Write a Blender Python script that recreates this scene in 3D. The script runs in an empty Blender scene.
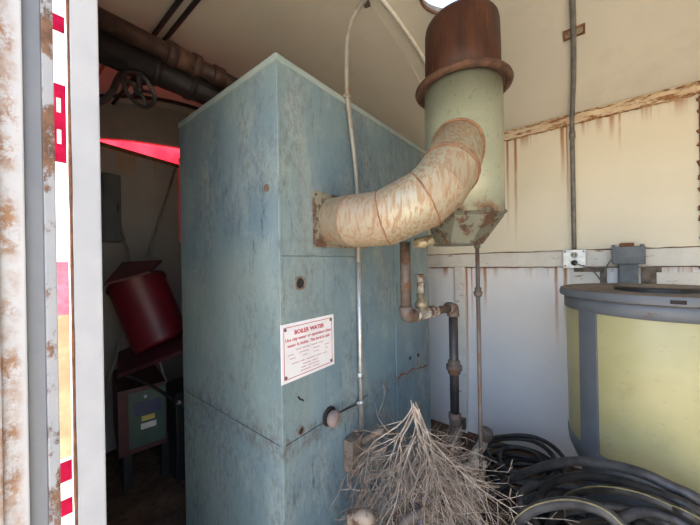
import bpy, bmesh, math, random
from mathutils import Vector, Matrix
random.seed(7)
S = bpy.context.scene
COL = S.collection
R = math.radians
PI = math.pi

# ------------------------------------------------------------------ camera
F = 296.0
CX, CY = 350.0, 262.5
YAW, ROLL = R(38.6), R(1.0)
EYE = Vector((0, 0, 1.25))
fw = Vector((-math.sin(YAW), math.cos(YAW), 0))
r0 = Vector((math.cos(YAW), math.sin(YAW), 0))
zz = Vector((0, 0, 1))
rt = r0 * math.cos(ROLL) - zz * math.sin(ROLL)
up = r0 * math.sin(ROLL) + zz * math.cos(ROLL)
cam = bpy.data.cameras.new('camera')
cam.sensor_width = 36
cam.lens = 36 * F / 700
cam.clip_start = 0.01
co = bpy.data.objects.new('camera', cam)
COL.objects.link(co)
co.matrix_world = Matrix(((rt.x, up.x, -fw.x, EYE.x), (rt.y, up.y, -fw.y, EYE.y), (rt.z, up.z, -fw.z, EYE.z), (0, 0, 0, 1)))
S.camera = co

def ray(px, py):
    return fw + rt * ((px - CX) / F) + up * ((CY - py) / F)
def P(px, py, d):
    return EYE + ray(px, py) * d
def onax(px, py, ax, v):
    d = ray(px, py)
    return EYE + d * ((v - EYE[ax]) / d[ax])
def onX(px, py, v): return onax(px, py, 0, v)
def onY(px, py, v): return onax(px, py, 1, v)
def onZ(px, py, v): return onax(px, py, 2, v)

# ------------------------------------------------------------------ materials
class N:
    def __init__(s, name):
        s.m = bpy.data.materials.new(name); s.m.use_nodes = True
        s.t = s.m.node_tree; s.n = s.t.nodes; s.l = s.t.links
        s.b = s.n['Principled BSDF']; s.out = s.n['Material Output']
        s.pos = s.n.new('ShaderNodeNewGeometry').outputs['Position']
        sp = s.n.new('ShaderNodeSeparateXYZ'); s.l.new(s.pos, sp.inputs[0])
        s.x, s.y, s.z = sp.outputs
    def put(s, v, sock):
        if isinstance(v, (int, float)):
            sock.default_value = v
        elif isinstance(v, tuple):
            sock.default_value = v if len(v) == 4 else (*v, 1)
        else: s.l.new(v, sock)
    def noise(s, scale, detail=4, rough=.55, st=(1, 1, 1), off=(0, 0, 0), dist=0):
        m = s.n.new('ShaderNodeMapping'); m.inputs['Scale'].default_value = st; m.inputs['Location'].default_value = off
        s.l.new(s.pos, m.inputs[0])
        k = s.n.new('ShaderNodeTexNoise'); k.inputs['Scale'].default_value = scale
        k.inputs['Detail'].default_value = detail; k.inputs['Roughness'].default_value = rough; k.inputs['Distortion'].default_value = dist
        s.l.new(m.outputs[0], k.inputs['Vector'])
        return k.outputs['Fac']
    def rng(s, v, lo, hi, a=0., b=1.):
        k = s.n.new('ShaderNodeMapRange'); k.interpolation_type = 'SMOOTHSTEP'
        s.put(v, k.inputs[0]); k.inputs[1].default_value = lo; k.inputs[2].default_value = hi
        k.inputs[3].default_value = a; k.inputs[4].default_value = b
        return k.outputs[0]
    def op(s, o, a, b=0.):
        k = s.n.new('ShaderNodeMath'); k.operation = o; s.put(a, k.inputs[0]); s.put(b, k.inputs[1])
        return k.outputs[0]
    def mul(s, *v):
        r = v[0]
        for q in v[1:]: r = s.op('MULTIPLY', r, q)
        return r
    def mx(s, *v):
        r = v[0]
        for q in v[1:]: r = s.op('MAXIMUM', r, q)
        return r
    def band(s, c, x0, w):      # 1 at x0, 0 beyond w
        return s.rng(s.op('ABSOLUTE', s.op('SUBTRACT', c, x0)), w, w * .25)
    def mix(s, f, a, b):
        k = s.n.new('ShaderNodeMix'); k.data_type = 'RGBA'
        s.put(f, k.inputs[0]); s.put(a, k.inputs[6]); s.put(b, k.inputs[7])
        return k.outputs[2]
    def bump(s, h, st=.3, d=.01):
        k = s.n.new('ShaderNodeBump'); k.inputs['Strength'].default_value = st; k.inputs['Distance'].default_value = d
        s.put(h, k.inputs['Height']); s.l.new(k.outputs[0], s.b.inputs['Normal'])
    def fin(s, col, rough=.6, metal=0., spec=.5):
        s.put(col, s.b.inputs['Base Color']); s.put(rough, s.b.inputs['Roughness']); s.put(metal, s.b.inputs['Metallic'])
        s.b.inputs['Specular IOR Level'].default_value = spec
        return s.m

def simple(name, c, rough=.6, metal=0., var=.25, scale=14, bump=.1, spec=.5):
    n = N(name); f = n.noise(scale, 5, .65)
    d = tuple(v * (1 - var) for v in c); e = tuple(min(1, v * (1 + var * .6)) for v in c)
    f = n.rng(f, .3, .7)
    if bump: n.bump(f, bump, .004)
    return n.fin(n.mix(f, d, e), rough, metal, spec)

def aged(name, c, c2, rust, amount=.5, rough=.55, metal=0., scale=9, bump=.3, st=(1, 1, 1)):
    """two tones of c with patches of rust colour; amount 0..1"""
    n = N(name)
    f = n.rng(n.noise(scale * .6, 4, .6), .35, .65)
    r = n.rng(n.noise(scale, 8, .72, st, (3, 1, 7)), .72 - amount * .4, .80 - amount * .4)
    r2 = n.mix(n.rng(n.noise(scale * 3, 5), .35, .65), tuple(v * .55 for v in rust), rust)
    col = n.mix(r, n.mix(f, c, c2), r2)
    n.bump(n.mx(r, n.mul(n.noise(scale * 6, 4), .3)), bump, .003)
    return n.fin(col, n.rng(r, 0, 1, rough, .85), n.rng(r, 0, 1, metal, 0) if metal else 0.)

MAT = {}
# boiler paint: pale blue-green enamel, chalked and scuffed
def boiler_paint():
    n = N('boiler_paint')
    big = n.rng(n.noise(2.2, 5, .6), .3, .7)
    c = n.mix(big, (.135, .215, .265), (.18, .265, .30))
    c = n.mix(n.rng(n.noise(1.3, 3, .5, (1, 1, 1), (2, 6, 3)), .35, .62), c, n.mix(big, (.20, .275, .27), (.26, .325, .305)))
    chalk = n.mul(n.rng(n.noise(7, 9, .75, (1, 1, .5), (4, 2, 9)), .46, .66), .55)
    c = n.mix(chalk, c, (.34, .395, .37))
    patch = n.rng(n.noise(2.6, 5, .65, (1.5, 1.5, .7), (1, 5, 3)), .44, .60)
    grain = n.rng(n.noise(48, 9, .82, (1, 1, .45), (0, 0, 2)), .46, .58)
    scuff = n.mul(patch, grain)
    c = n.mix(n.mul(n.band(n.z, .645, .07), n.rng(n.noise(50, 8, .8, (1, 1, .6), (1, 1, 5)), .46, .58), .7), c, (.12, .10, .09))
    c = n.mix(n.mul(scuff, .5), c, (.135, .12, .115))
    sc2 = n.mul(n.rng(n.noise(5, 5, .6, (1, 1, .5), (3, 8, 6)), .50, .62), n.rng(n.noise(44, 8, .8, (1, 1, .16), (6, 1, 2)), .55, .62))
    c = n.mix(n.mul(sc2, .7), c, (.045, .05, .06))
    fine = n.mul(n.rng(n.noise(90, 4, .7, (1, 1, .5)), .56, .66), .35)
    c = n.mix(fine, c, (.13, .15, .155))
    chips = n.mul(n.rng(n.noise(20, 9, .85, (1, 1, .45), (9, 4, 1)), .66, .70), .8)
    c = n.mix(chips, c, (.10, .065, .05))
    drip = n.mul(n.rng(n.noise(9, 3, .5, (1, 1, .06), (2, 7, 1)), .58, .75), .45)
    c = n.mix(drip, c, (.25, .22, .18))
    n.bump(n.op('SUBTRACT', n.noise(7, 5), n.mul(n.mx(scuff, chips), .25)), .2, .005)
    return n.fin(c, n.rng(scuff, 0, 1, .40, .65), 0., .5)
MAT['boiler'] = boiler_paint()
MAT['boiler_edge'] = aged('boiler_edge_paint', (.27, .35, .345), (.34, .40, .37), (.23, .17, .12), .28, .5, scale=16)

def wall_paint(name, c, c2, streaks, zt, zlen, speck=.6, extra=None):
    n = N(name)
    base = n.mix(n.rng(n.noise(1.8, 5, .6), .3, .7), c, c2)
    mask = None
    for x0, w, ln in streaks:
        wob = n.op('ADD', n.x, n.mul(n.op('SUBTRACT', n.noise(3, 2), .5), .02))
        m = n.mul(n.band(wob, x0, w), n.rng(n.z, zt - ln, zt), n.rng(n.noise(14, 4, .6, (3, 1, .3)), .15, .5))
        mask = m if mask is None else n.mx(mask, m)
    drip = n.mul(n.rng(n.noise(10, 4, .6, (2, 2, .05), (1, 1, 1)), .50, .66), n.rng(n.z, zt - zlen, zt))
    mask = drip if mask is None else n.mx(mask, drip)
    edge = n.mul(n.rng(n.z, zt - .05, zt), n.rng(n.noise(22, 5), .4, .6))
    mask = n.mx(mask, n.mul(edge, .8))
    if extra: mask = n.mx(mask, extra(n))
    col = n.mix(n.mul(mask, 1.0), base, (.40, .165, .045))
    spots = n.rng(n.noise(30, 6, .75, (1, 1, .8), (5, 5, 5)), .735, .76)
    col = n.mix(n.mul(spots, speck), col, (.25, .10, .045))
    n.bump(n.noise(4, 3), .15, .01)
    return n.fin(col, .5, 0., .4)

YW = 2.22                      # back wall
XE = -2.53                     # end wall on the left
XR = 1.7
ZE = 2.10                      # eaves
sx = lambda px, py: onY(px, py, YW).x
MAT['wall_up'] = wall_paint('cream_wall_paint', (.725, .685, .545), (.785, .745, .61),
    [(sx(508, 190), .010, .75), (sx(516, 190), .012, .85), (sx(500, 190), .02, .6), (sx(563, 170), .014, .45), (sx(568, 190), .006, .7), (sx(612, 120), .016, .22), (sx(620, 120), .008, .3)], ZE, .16)
MAT['wall_low'] = wall_paint('white_wall_paint', (.79, .785, .79), (.84, .835, .83),
    [(sx(467, 300), .010, 1.3), (sx(472, 300), .008, .5), (sx(557, 320), .012, .6), (sx(566, 300), .014, .5), (sx(485, 290), .015, .4)], 1.22, .12, .9)
def ceil_paint():
    n = N('ceiling_paint')
    c = n.mix(n.rng(n.noise(1.5, 5, .6), .3, .7), (.57, .545, .455), (.63, .60, .505))
    c = n.mix(n.mul(n.rng(n.noise(3.5, 6, .7, (1, 1, 1), (2, 2, 2)), .52, .7), .3), c, (.45, .41, .34))
    c = n.mix(n.mul(n.rng(n.noise(28, 6, .75), .73, .76), .7), c, (.25, .13, .07))
    n.bump(n.noise(3, 3), .15, .01)
    return n.fin(c, .55, 0., .35)
MAT['ceiling'] = ceil_paint()
MAT['rail_rust'] = aged('rusted_cream_rail_paint', (.68, .58, .41), (.60, .45, .28), (.36, .17, .07), .52, .6, scale=24, st=(.4, 1, 1.4))
MAT['rail'] = aged('white_rail_paint', (.74, .72, .66), (.68, .66, .60), (.36, .17, .07), .34, .5, scale=20, st=(.4, 1, 1.5))
def skin_mat():
    n = N('door_skin_paint')
    c = n.mix(n.rng(n.noise(3, 5), .3, .7), (.54, .53, .52), (.60, .59, .57))
    yb_ = onX(6, 262, -.8).y
    m = n.mul(n.band(n.y, yb_, .022), n.rng(n.noise(7, 5, .6), .40, .56), n.rng(n.noise(40, 7, .8, (1, 1, .8)), .40, .56))
    m2 = n.rng(n.noise(36, 6, .8, (1, 1, .8), (2, 2, 2)), .67, .71)
    c = n.mix(n.mx(m, m2), c, n.mix(n.noise(30, 4), (.20, .085, .04), (.52, .30, .15)))
    n.bump(m, .3, .002); return n.fin(c, .6)
MAT['rusty_white'] = skin_mat()
MAT['frame_white'] = aged('grey_white_frame_paint', (.50, .50, .50), (.45, .455, .46), (.30, .15, .08), .13, .5, scale=16)
MAT['frame_grey'] = aged('grey_door_paint', (.23, .24, .25), (.21, .22, .235), (.28, .14, .07), .10, .5, scale=16)
MAT['flake'] = aged('flaking_edge_rust', (.40, .40, .40), (.36, .37, .38), (.23, .12, .07), .62, .6, scale=13, st=(1, 1, .6))
MAT['outside_wall'] = simple('sunlit_outer_paint', (.7, .7, .69), .9, spec=0)
MAT['rust'] = simple('brown_rust', (.20, .085, .045), .85, 0., .5, 25, .5)
def stack_rust():
    n = N('dark_stack_rust')
    f = n.rng(n.noise(16, 6, .7, (1, 1, .25)), .3, .7)
    c = n.mix(f, (.032, .011, .007), (.085, .028, .013))
    c = n.mix(n.mul(n.rng(n.noise(40, 4, .6, (1, 1, .15), (3, 3, 0)), .6, .7), .6), c, (.20, .10, .05))
    n.bump(f, .3, .003)
    return n.fin(c, .55, .1, .5)
MAT['tube_white'] = simple('white_tube_paint', (.85, .82, .74), .4, 0, .08)
MAT['cream_light'] = aged('cream_fitting_paint', (.55, .47, .35), (.46, .38, .28), (.2, .11, .06), .35, .6, 0, 24)
MAT['orange_rust'] = aged('orange_rust_crust', (.40, .22, .10), (.50, .33, .18), (.22, .09, .035), .6, .8, scale=30)
MAT['stack_rust'] = stack_rust()
MAT['collar'] = simple('collar_rust', (.10, .048, .028), .75, 0., .5, 30, .5)
def stack_paint():
    n = N('stack_green_paint')
    c = n.mix(n.rng(n.noise(5, 6, .6), .3, .7), (.34, .365, .26), (.41, .43, .32))
    m = n.rng(n.noise(48, 6, .7), .56, .66)
    c = n.mix(n.mul(m, .5), c, (.21, .21, .15))
    m2 = n.rng(n.noise(16, 7, .75, (1, 1, .5), (8, 1, 2)), .62, .68)
    c = n.mix(n.mul(m2, .8), c, (.27, .15, .08))
    low = n.mul(n.rng(n.z, 1.47, 1.435), n.rng(n.noise(18, 4), .35, .6))
    c = n.mix(low, c, (.24, .13, .07))
    n.bump(n.op('SUBTRACT', n.noise(4, 3), n.mul(m, .3)), .3, .004)
    return n.fin(c, .30, .25, .6)
MAT['stack'] = stack_paint()
MAT['hood'] = aged('rusted_hood_metal', (.13, .135, .10), (.18, .19, .145), (.12, .065, .035), .6, .5, .2, 9)
def duct_mat():
    n = N('streaked_duct_metal')
    c = n.mix(n.rng(n.noise(4, 5, .6), .35, .65), (.36, .37, .275), (.40, .36, .26))
    st = n.rng(n.noise(95, 3, .6, (1, 1, .10)), .44, .60)
    dn = n.rng(n.noise(3.2, 5, .65, (1, 1, 1), (5, 0, 3)), .20, .50)
    tp = n.rng(n.noise(6, 6, .7, (1, 1, 1), (1, 9, 4)), .30, .75)
    c = n.mix(n.mul(tp, .7), c, (.38, .25, .15))
    c = n.mix(n.mul(n.rng(n.noise(4, 4, .6, (1, 1, 1), (7, 2, 5)), .4, .6), .5), c, (.34, .245, .175))
    c = n.mix(n.mul(st, dn, .65), c, (.30, .16, .065))
    c = n.mix(n.mul(n.rng(n.noise(34, 6, .75), .64, .70), .8), c, (.20, .09, .045))
    n.bump(n.noise(14, 4, .6, (1, 1, .3)), .25, .004)
    return n.fin(c, n.rng(n.mx(tp, n.mul(st, dn)), 0, 1, .36, .7), .2, .5)
MAT['duct'] = duct_mat()
MAT['seam'] = simple('duct_seam_rust', (.30, .155, .08), .7, .1, .45, 40, .4)
MAT['plate'] = aged('stained_plate', (.27, .25, .18), (.22, .195, .14), (.16, .085, .045), .65, .6, 0, 14)
MAT['pipe_rust'] = aged('rusty_iron_pipe', (.155, .125, .105), (.115, .09, .075), (.17, .08, .042), .5, .6, .2, 22)
MAT['pipe_black'] = simple('black_iron_pipe', (.055, .05, .05), .45, .3, .3, 20, .15)
MAT['pipe_brown'] = simple('brown_overhead_pipe', (.058, .027, .018), .6, .1, .5, 14, .4)
MAT['pipe_dark'] = simple('dark_overhead_pipe', (.022, .016, .016), .6, .1, .4, 14, .3)
MAT['galv'] = simple('galvanised_steel', (.52, .53, .52), .38, .6, .2, 30, .08)
MAT['galv_dull'] = simple('dull_conduit_steel', (.36, .355, .34), .5, .45, .3, 26, .1)
MAT['conduit_paint'] = aged('painted_conduit', (.31, .295, .25), (.26, .245, .205), (.28, .16, .09), .3, .5, .1, 22)
MAT['conduit_dark'] = simple('dark_wall_conduit', (.20, .19, .175), .5, .3, .3, 26, .1)
MAT['box_rust'] = aged('weathered_box_metal', (.22, .18, .14), (.18, .14, .11), (.20, .11, .07), .5, .65, .1, 24)
MAT['brass'] = aged('dull_brass', (.42, .36, .22), (.32, .27, .18), (.2, .11, .06), .5, .45, .4, 30)
MAT['scale_white'] = aged('limescaled_valve', (.42, .39, .34), (.30, .26, .215), (.20, .11, .06), .6, .6, .1, 30)
MAT['cream_pipe'] = aged('cream_pipe_paint', (.33, .26, .19), (.26, .20, .15), (.17, .09, .05), .6, .6, 0, 24)
MAT['black'] = simple('black_plastic', (.02, .02, .02), .5, 0, .2, 20, 0)
MAT['hole'] = simple('dark_socket', (.02, .016, .014), .9, 0, .2, 20, 0)
def hose_mat(name, c, stripe=None):
    n = N(name)
    f = n.rng(n.noise(20, 5, .65), .35, .65)
    col = n.mix(f, tuple(v * .6 for v in c), tuple(v * 1.5 for v in c))
    col = n.mix(n.mul(n.rng(n.noise(6, 5, .7), .5, .7), .35), col, (.16, .13, .10))
    n.bump(f, .15, .002)
    return n.fin(col, .5, 0, .5)
MAT['hose'] = hose_mat('black_rubber', (.022, .021, .021))
MAT['hose_grey'] = hose_mat('grey_rubber', (.042, .041, .042))
MAT['stripe'] = simple('yellow_stripe', (.22, .185, .085), .7, 0, .4, 30, 0)
def barrel_mat():
    n = N('yellowed_plastic')
    c = n.mix(n.rng(n.noise(2.6, 5, .6), .3, .7), (.35, .32, .15), (.42, .385, .20))
    c = n.mix(n.mul(n.rng(n.noise(7, 8, .75, (1, 1, .7)), .52, .66), .5), c, (.27, .24, .12))
    c = n.mix(n.mul(n.rng(n.noise(30, 5, .7, (1, 1, 3)), .60, .70), .45), c, (.25, .21, .10))
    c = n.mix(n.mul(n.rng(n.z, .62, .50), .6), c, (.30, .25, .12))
    n.bump(n.noise(3, 3), .2, .008)
    c = n.fin(c, .38, 0, .5)
    n.b.inputs['Subsurface Weight'].default_value = .0
    return c
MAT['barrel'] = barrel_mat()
MAT['barrel_grey'] = aged('grey_plastic', (.12, .135, .15), (.10, .11, .125), (.20, .15, .11), .22, .5, 0, 12)
MAT['lid'] = aged('dusty_lid', (.15, .12, .095), (.12, .10, .08), (.20, .16, .12), .45, .65, 0, 10)
MAT['grey_box'] = simple('slate_grey_enamel', (.14, .155, .165), .5, .1, .25, 20, .1)
MAT['sign'] = simple('white_sign_plastic', (.82, .80, .80), .35, 0, .06, 10, 0)
MAT['sign_red'] = simple('red_sign_ink', (.48, .035, .06), .5, 0, .1, 10, 0)
MAT['sign_pale'] = simple('faded_sign_ink', (.62, .42, .44), .5, 0, .1, 10, 0)
MAT['screw'] = simple('screw_steel', (.12, .10, .09), .5, .5, .2, 30, 0)
MAT['knob_pink'] = aged('chalky_plug', (.27, .205, .18), (.21, .16, .14), (.26, .15, .11), .35, .7, 0, 30)
MAT['twig'] = simple('dry_grey_twig', (.46, .37, .29), .85, 0, .4, 30, 0)
MAT['twig2'] = simple('dry_brown_twig', (.36, .27, .20), .85, 0, .4, 30, 0)
MAT['red_bin'] = simple('dark_red_enamel', (.11, .004, .010), .45, 0, .25, 6, .1)
MAT['red_lid'] = simple('dusty_red_lid', (.11, .035, .04), .7, 0, .3, 12, .1)
MAT['maroon'] = simple('maroon_panel', (.06, .010, .014), .55, 0, .3, 12, .1)
MAT['green_box'] = simple('green_enamel', (.035, .075, .06), .5, 0, .2, 12, .1)
MAT['label_dark'] = simple('dark_blue_label', (.03, .035, .10), .5, 0, .2, 12, 0)
MAT['label_yellow'] = simple('yellow_label', (.5, .38, .1), .5, 0, .2, 12, 0)
MAT['label_white'] = simple('pale_label', (.5, .5, .48), .5, 0, .2, 12, 0)
MAT['panel_grey'] = simple('grey_panel_enamel', (.08, .09, .095), .45, .1, .2, 10, .05)
MAT['blue'] = simple('blue_plastic', (.03, .09, .30), .5, 0, .3, 12, 0)
def dirt(name, a, b, sc, bs=.6):
    n = N(name); f = n.noise(sc, 9, .7); g = n.rng(f, .32, .68)
    c = n.mix(g, a, b)
    c = n.mix(n.mul(n.rng(n.noise(sc * 6, 5), .55, .65), .6), c, tuple(v * .5 for v in a))
    n.bump(f, bs, .03)
    return n.fin(c, .95, 0, .2)
MAT['floor'] = dirt('littered_dirt', (.07, .045, .032), (.17, .105, .07), 7)
MAT['ground'] = dirt('sandy_ground', (.47, .395, .30), (.56, .48, .38), 1.2, .3)
MAT['leaf'] = simple('dead_leaf', (.20, .10, .055), .85, 0, .4, 20, 0)
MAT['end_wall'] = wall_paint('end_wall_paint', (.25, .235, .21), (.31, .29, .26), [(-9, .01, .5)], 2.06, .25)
MAT['post_white'] = simple('post_white_paint', (.86, .86, .86), .6, 0, .05)
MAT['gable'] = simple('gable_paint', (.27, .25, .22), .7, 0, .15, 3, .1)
MAT['grimy_block'] = simple('grimy_wall_patch', (.2, .16, .125), .85, 0, .55, 20, .4)
MAT['tape_red'] = simple('red_reflective_tape', (.28, .008, .035), .4, 0, .3, 16, 0, spec=0)
MAT['tape_pink'] = simple('faded_red_tape', (.62, .17, .24), .5, 0, .4, 16, 0, spec=0)
MAT['tape_white'] = simple('white_reflective_tape', (.7, .55, .5), .4, 0, .05, 16, 0, spec=0)
MAT['tan'] = simple('sandy_stain', (.52, .35, .22), .9, 0, .3, 8, 0, 0)
def tarp_mat():
    n = N('red_tarp_cloth')
    c = n.mix(n.rng(n.noise(4, 4), .3, .7), (.9, .10, .16), (.95, .22, .28))
    n.fin(c, .7)
    tr = n.n.new('ShaderNodeBsdfTranslucent'); n.l.new(c, tr.inputs[0])
    mx = n.n.new('ShaderNodeMixShader'); mx.inputs[0].default_value = .7
    n.l.new(n.b.outputs[0], mx.inputs[1]); n.l.new(tr.outputs[0], mx.inputs[2]); n.l.new(mx.outputs[0], n.out.inputs[0])
    return n.m
MAT['tarp'] = tarp_mat()

# ------------------------------------------------------------------ mesh builder
class MB:
    def __init__(s): s.bm = bmesh.new()
    def box(s, a, b, bev=0.):
        a, b = Vector(a), Vector(b)
        lo = Vector((min(a.x, b.x), min(a.y, b.y), min(a.z, b.z))); hi = Vector((max(a.x, b.x), max(a.y, b.y), max(a.z, b.z)))
        return s.obox((lo + hi) / 2, (hi - lo), Matrix.Identity(3), bev)
    def obox(s, c, size, rot, bev=0.):
        t = bmesh.new(); bmesh.ops.create_cube(t, size=1)
        for v in t.verts: v.co = Vector((v.co.x * size[0], v.co.y * size[1], v.co.z * size[2]))
        if bev: bmesh.ops.bevel(t, geom=t.edges[:], offset=bev, segments=2, affect='EDGES', profile=.6)
        for v in t.verts: v.co = rot @ v.co + Vector(c)
        s.merge(t); return s
    def merge(s, t):
        me = bpy.data.meshes.new('tmp'); t.to_mesh(me); t.free(); s.bm.from_mesh(me); bpy.data.meshes.remove(me)
    def tube(s, pts, r, n=12, cap=True, closed=False):
        pts = [Vector(p) for p in pts]
        if not isinstance(r, (list, tuple)): r = [r] * len(pts)
        rings = []; prev = None
        m = len(pts)
        for i, p in enumerate(pts):
            if closed: t = pts[(i + 1) % m] - pts[i - 1]
            else: t = pts[min(i + 1, m - 1)] - pts[max(i - 1, 0)]
            t.normalize()
            if prev is None:
                a = Vector((0, 0, 1)) if abs(t.z) < .9 else Vector((1, 0, 0))
                u = t.cross(a).normalized()
            else: u = (prev - t * prev.dot(t)).normalized()
            prev = u; v = t.cross(u)
            rings.append([s.bm.verts.new(p + (u * math.cos(k * 2 * PI / n) + v * math.sin(k * 2 * PI / n)) * r[i]) for k in range(n)])
        for i in range(m if closed else m - 1):
            A, B = rings[i], rings[(i + 1) % m]
            for k in range(n):
                f = s.bm.faces.new((A[k], A[(k + 1) % n], B[(k + 1) % n], B[k])); f.smooth = True
        if cap and not closed:
            s.bm.faces.new(rings[0][::-1]); s.bm.faces.new(rings[-1])
        return s
    def cyl(s, a, b, r, r2=None, n=24): return s.tube([a, b], [r, r if r2 is None else r2], n)
    def lathe(s, prof, c, axis=(0, 0, 1), n=48, smooth=True, a0=0, a1=2 * PI):
        """prof: list of (radius, height) along axis"""
        ax = Vector(axis).normalized()
        h = Vector((0, 0, 1)) if abs(ax.z) < .9 else Vector((1, 0, 0))
        u = ax.cross(h).normalized(); v = ax.cross(u); c = Vector(c)
        full = abs(a1 - a0 - 2 * PI) < 1e-6; m = n if full else n + 1
        rings = []
        for (r, z) in prof:
            rings.append([s.bm.verts.new(c + ax * z + (u * math.cos(a0 + (a1 - a0) * k / n) + v * math.sin(a0 + (a1 - a0) * k / n)) * max(r, 1e-5)) for k in range(m)])
        for i in range(len(rings) - 1):
            for k in range(n):
                A, B = rings[i], rings[i + 1]; k2 = (k + 1) % m
                f = s.bm.faces.new((A[k], A[k2], B[k2], B[k])); f.smooth = smooth
        return s
    def quad(s, *p):
        f = s.bm.faces.new([s.bm.verts.new(Vector(q)) for q in p]); return s
    def slab(s, pts, ext):
        """polygon pts extruded by the vector ext"""
        ext = Vector(ext); a = [s.bm.verts.new(Vector(p)) for p in pts]; b = [s.bm.verts.new(Vector(p) + ext) for p in pts]
        s.bm.faces.new(a[::-1]); s.bm.faces.new(b)
        for i in range(len(a)):
            j = (i + 1) % len(a); s.bm.faces.new((a[i], a[j], b[j], b[i]))
        return s
    def build(s, name, mat, parent=None, **kw):
        bm = s.bm
        bmesh.ops.remove_doubles(bm, verts=bm.verts[:], dist=1e-6)
        bmesh.ops.recalc_face_normals(bm, faces=bm.faces[:])
        off = parent['_o'] if parent is not None else None
        me = bpy.data.meshes.new(name)
        if parent is not None:
            o3 = Vector(off)
            for v in bm.verts: v.co -= o3
        else:
            zs = bm.verts
            lo = Vector((min(v.co.x for v in zs), min(v.co.y for v in zs), min(v.co.z for v in zs)))
            hi = Vector((max(v.co.x for v in zs), max(v.co.y for v in zs), max(v.co.z for v in zs)))
            o3 = Vector(((lo.x + hi.x) / 2, (lo.y + hi.y) / 2, lo.z))
            for v in bm.verts: v.co -= o3
        bm.to_mesh(me); bm.free()
        me.materials.append(MAT[mat] if isinstance(mat, str) else mat)
        o = bpy.data.objects.new(name, me); COL.objects.link(o)
        o['_o'] = tuple(o3)
        if parent is not None: o.parent = parent
        else: o.location = o3
        for k, v in kw.items(): o[k] = v
        return o

def thing(name, loc, label, cat, group=None):
    o = bpy.data.objects.new(name, None); o.empty_display_size = .05
    COL.objects.link(o); o.location = loc; o['_o'] = tuple(loc); o['label'] = label; o['category'] = cat
    if group: o['group'] = group
    return o
def solo(name, mb, mat, label, cat, group=None):
    o = mb.build(name, mat, None, label=label, category=cat)
    if group: o['group'] = group
    return o
def struct(name, mb, mat, parent=None): return mb.build(name, mat, parent, kind='structure')

def spline(pts, k=8):
    """Catmull-Rom through pts"""
    pts = [Vector(p) for p in pts]
    e = [pts[0] * 2 - pts[1]] + pts + [pts[-1] * 2 - pts[-2]]
    out = []
    for i in range(1, len(e) - 2):
        a, b, c, d = e[i - 1:i + 3]
        for j in range(k):
            t = j / k
            out.append(.5 * ((2 * b) + (c - a) * t + (2 * a - 5 * b + 4 * c - d) * t * t + (3 * b - a - 3 * c + d) * t ** 3))
    out.append(pts[-1]); return out

# ------------------------------------------------------------------ setting
YC, HS, RISE = 1.16, 1.06, .39
def arch(y): return ZE + RISE * (1 - ((y - YC) / HS) ** 2)
HOLE = Vector((-.425, 1.31)); HR = .165
# curved roof skin with a round smoke hole; the same sheet again outside
seg = 48
ring = [(HOLE.x + HR * (1 + .04 * math.sin(5 * a)) * math.cos(a), HOLE.y + HR * (1 + .05 * math.sin(3 * a + 1)) * math.sin(a)) for a in [2 * PI * k / seg for k in range(seg)]]
def roof(name, dz, mat):
    bm = bmesh.new()
    x0, x1, y0, y1 = HOLE.x - .4, HOLE.x + .4, HOLE.y - .4, HOLE.y + .4
    def sqpt(a, h=.4):
        c, s_ = math.cos(a), math.sin(a); m = max(abs(c), abs(s_)); return (HOLE.x + h * c / m, HOLE.y + h * s_ / m)
    rr = []
    for t in (0, .12, .25, .37, .5, .62, .75, .87, 1):
        row = []
        for k in range(seg):
            q = sqpt(2 * PI * k / seg); x = ring[k][0] * (1 - t) + q[0] * t; y = ring[k][1] * (1 - t) + q[1] * t
            row.append(bm.verts.new((x, y, arch(y))))
        rr.append(row)
    for i in range(8):
        for k in range(seg):
            bm.faces.new((rr[i][k], rr[i][(k + 1) % seg], rr[i + 1][(k + 1) % seg], rr[i + 1][k]))
    def patch(xa, xb, ya, yb, nx, ny):
        g = [[bm.verts.new((xa + (xb - xa) * i / nx, ya + (yb - ya) * j / ny, arch(ya + (yb - ya) * j / ny))) for j in range(ny + 1)] for i in range(nx + 1)]
        for i in range(nx):
            for j in range(ny): bm.faces.new((g[i][j], g[i + 1][j], g[i + 1][j + 1], g[i][j + 1]))
    ya, yb = YC - HS, YC + HS
    patch(XE - .03, x0, ya, yb, 4, 96); patch(x1, XR + .03, ya, yb, 4, 96)
    patch(x0, x1, ya, y0, 8, 48); patch(x0, x1, y1, yb, 8, 30)
    for f in bm.faces: f.smooth = True
    bmesh.ops.recalc_face_normals(bm, faces=bm.faces[:])
    for f in bm.faces:
        if f.normal.z > 0: f.normal_flip()
    for v in bm.verts: v.co.z += dz
    me = bpy.data.meshes.new(name); bm.to_mesh(me); bm.free()
    me.normals_split_custom_set_from_vertices([Vector((0, -2 * RISE * (v.co.y - YC) / HS ** 2, -1)).normalized() for v in me.vertices])
    me.materials.append(MAT[mat]); o = bpy.data.objects.new(name, me); COL.objects.link(o); o['kind'] = 'structure'
roof('ceiling', 0, 'ceiling'); roof('roof_outer_skin', .03, 'outside_wall')
# rim of the smoke hole
m = MB(); m.tube([(x, y, arch(y) - .002) for x, y in ring], .008, 6, closed=True)
struct('trim_9', m, 'rust')

m = MB(); m.box((XE - .05, .10, -.06), (XR + .05, YW + .05, 0)); struct('floor', m, 'floor')
m = MB(); m.box((-30, -30, -.62), (30, 40, -.60)); struct('ground_outside', m, 'ground')

# back wall: cream upper panels, white lower panels
RZ = onY(600, 258, YW).z                      # mid rail height
m = MB(); m.box((XE, YW, RZ), (XR, YW + .04, ZE + .03)); struct('wall_back', m, 'wall_up')
m = MB(); m.box((XE, YW, 0), (XR, YW + .04, RZ)); struct('wall_back_lower', m, 'wall_low')
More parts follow.
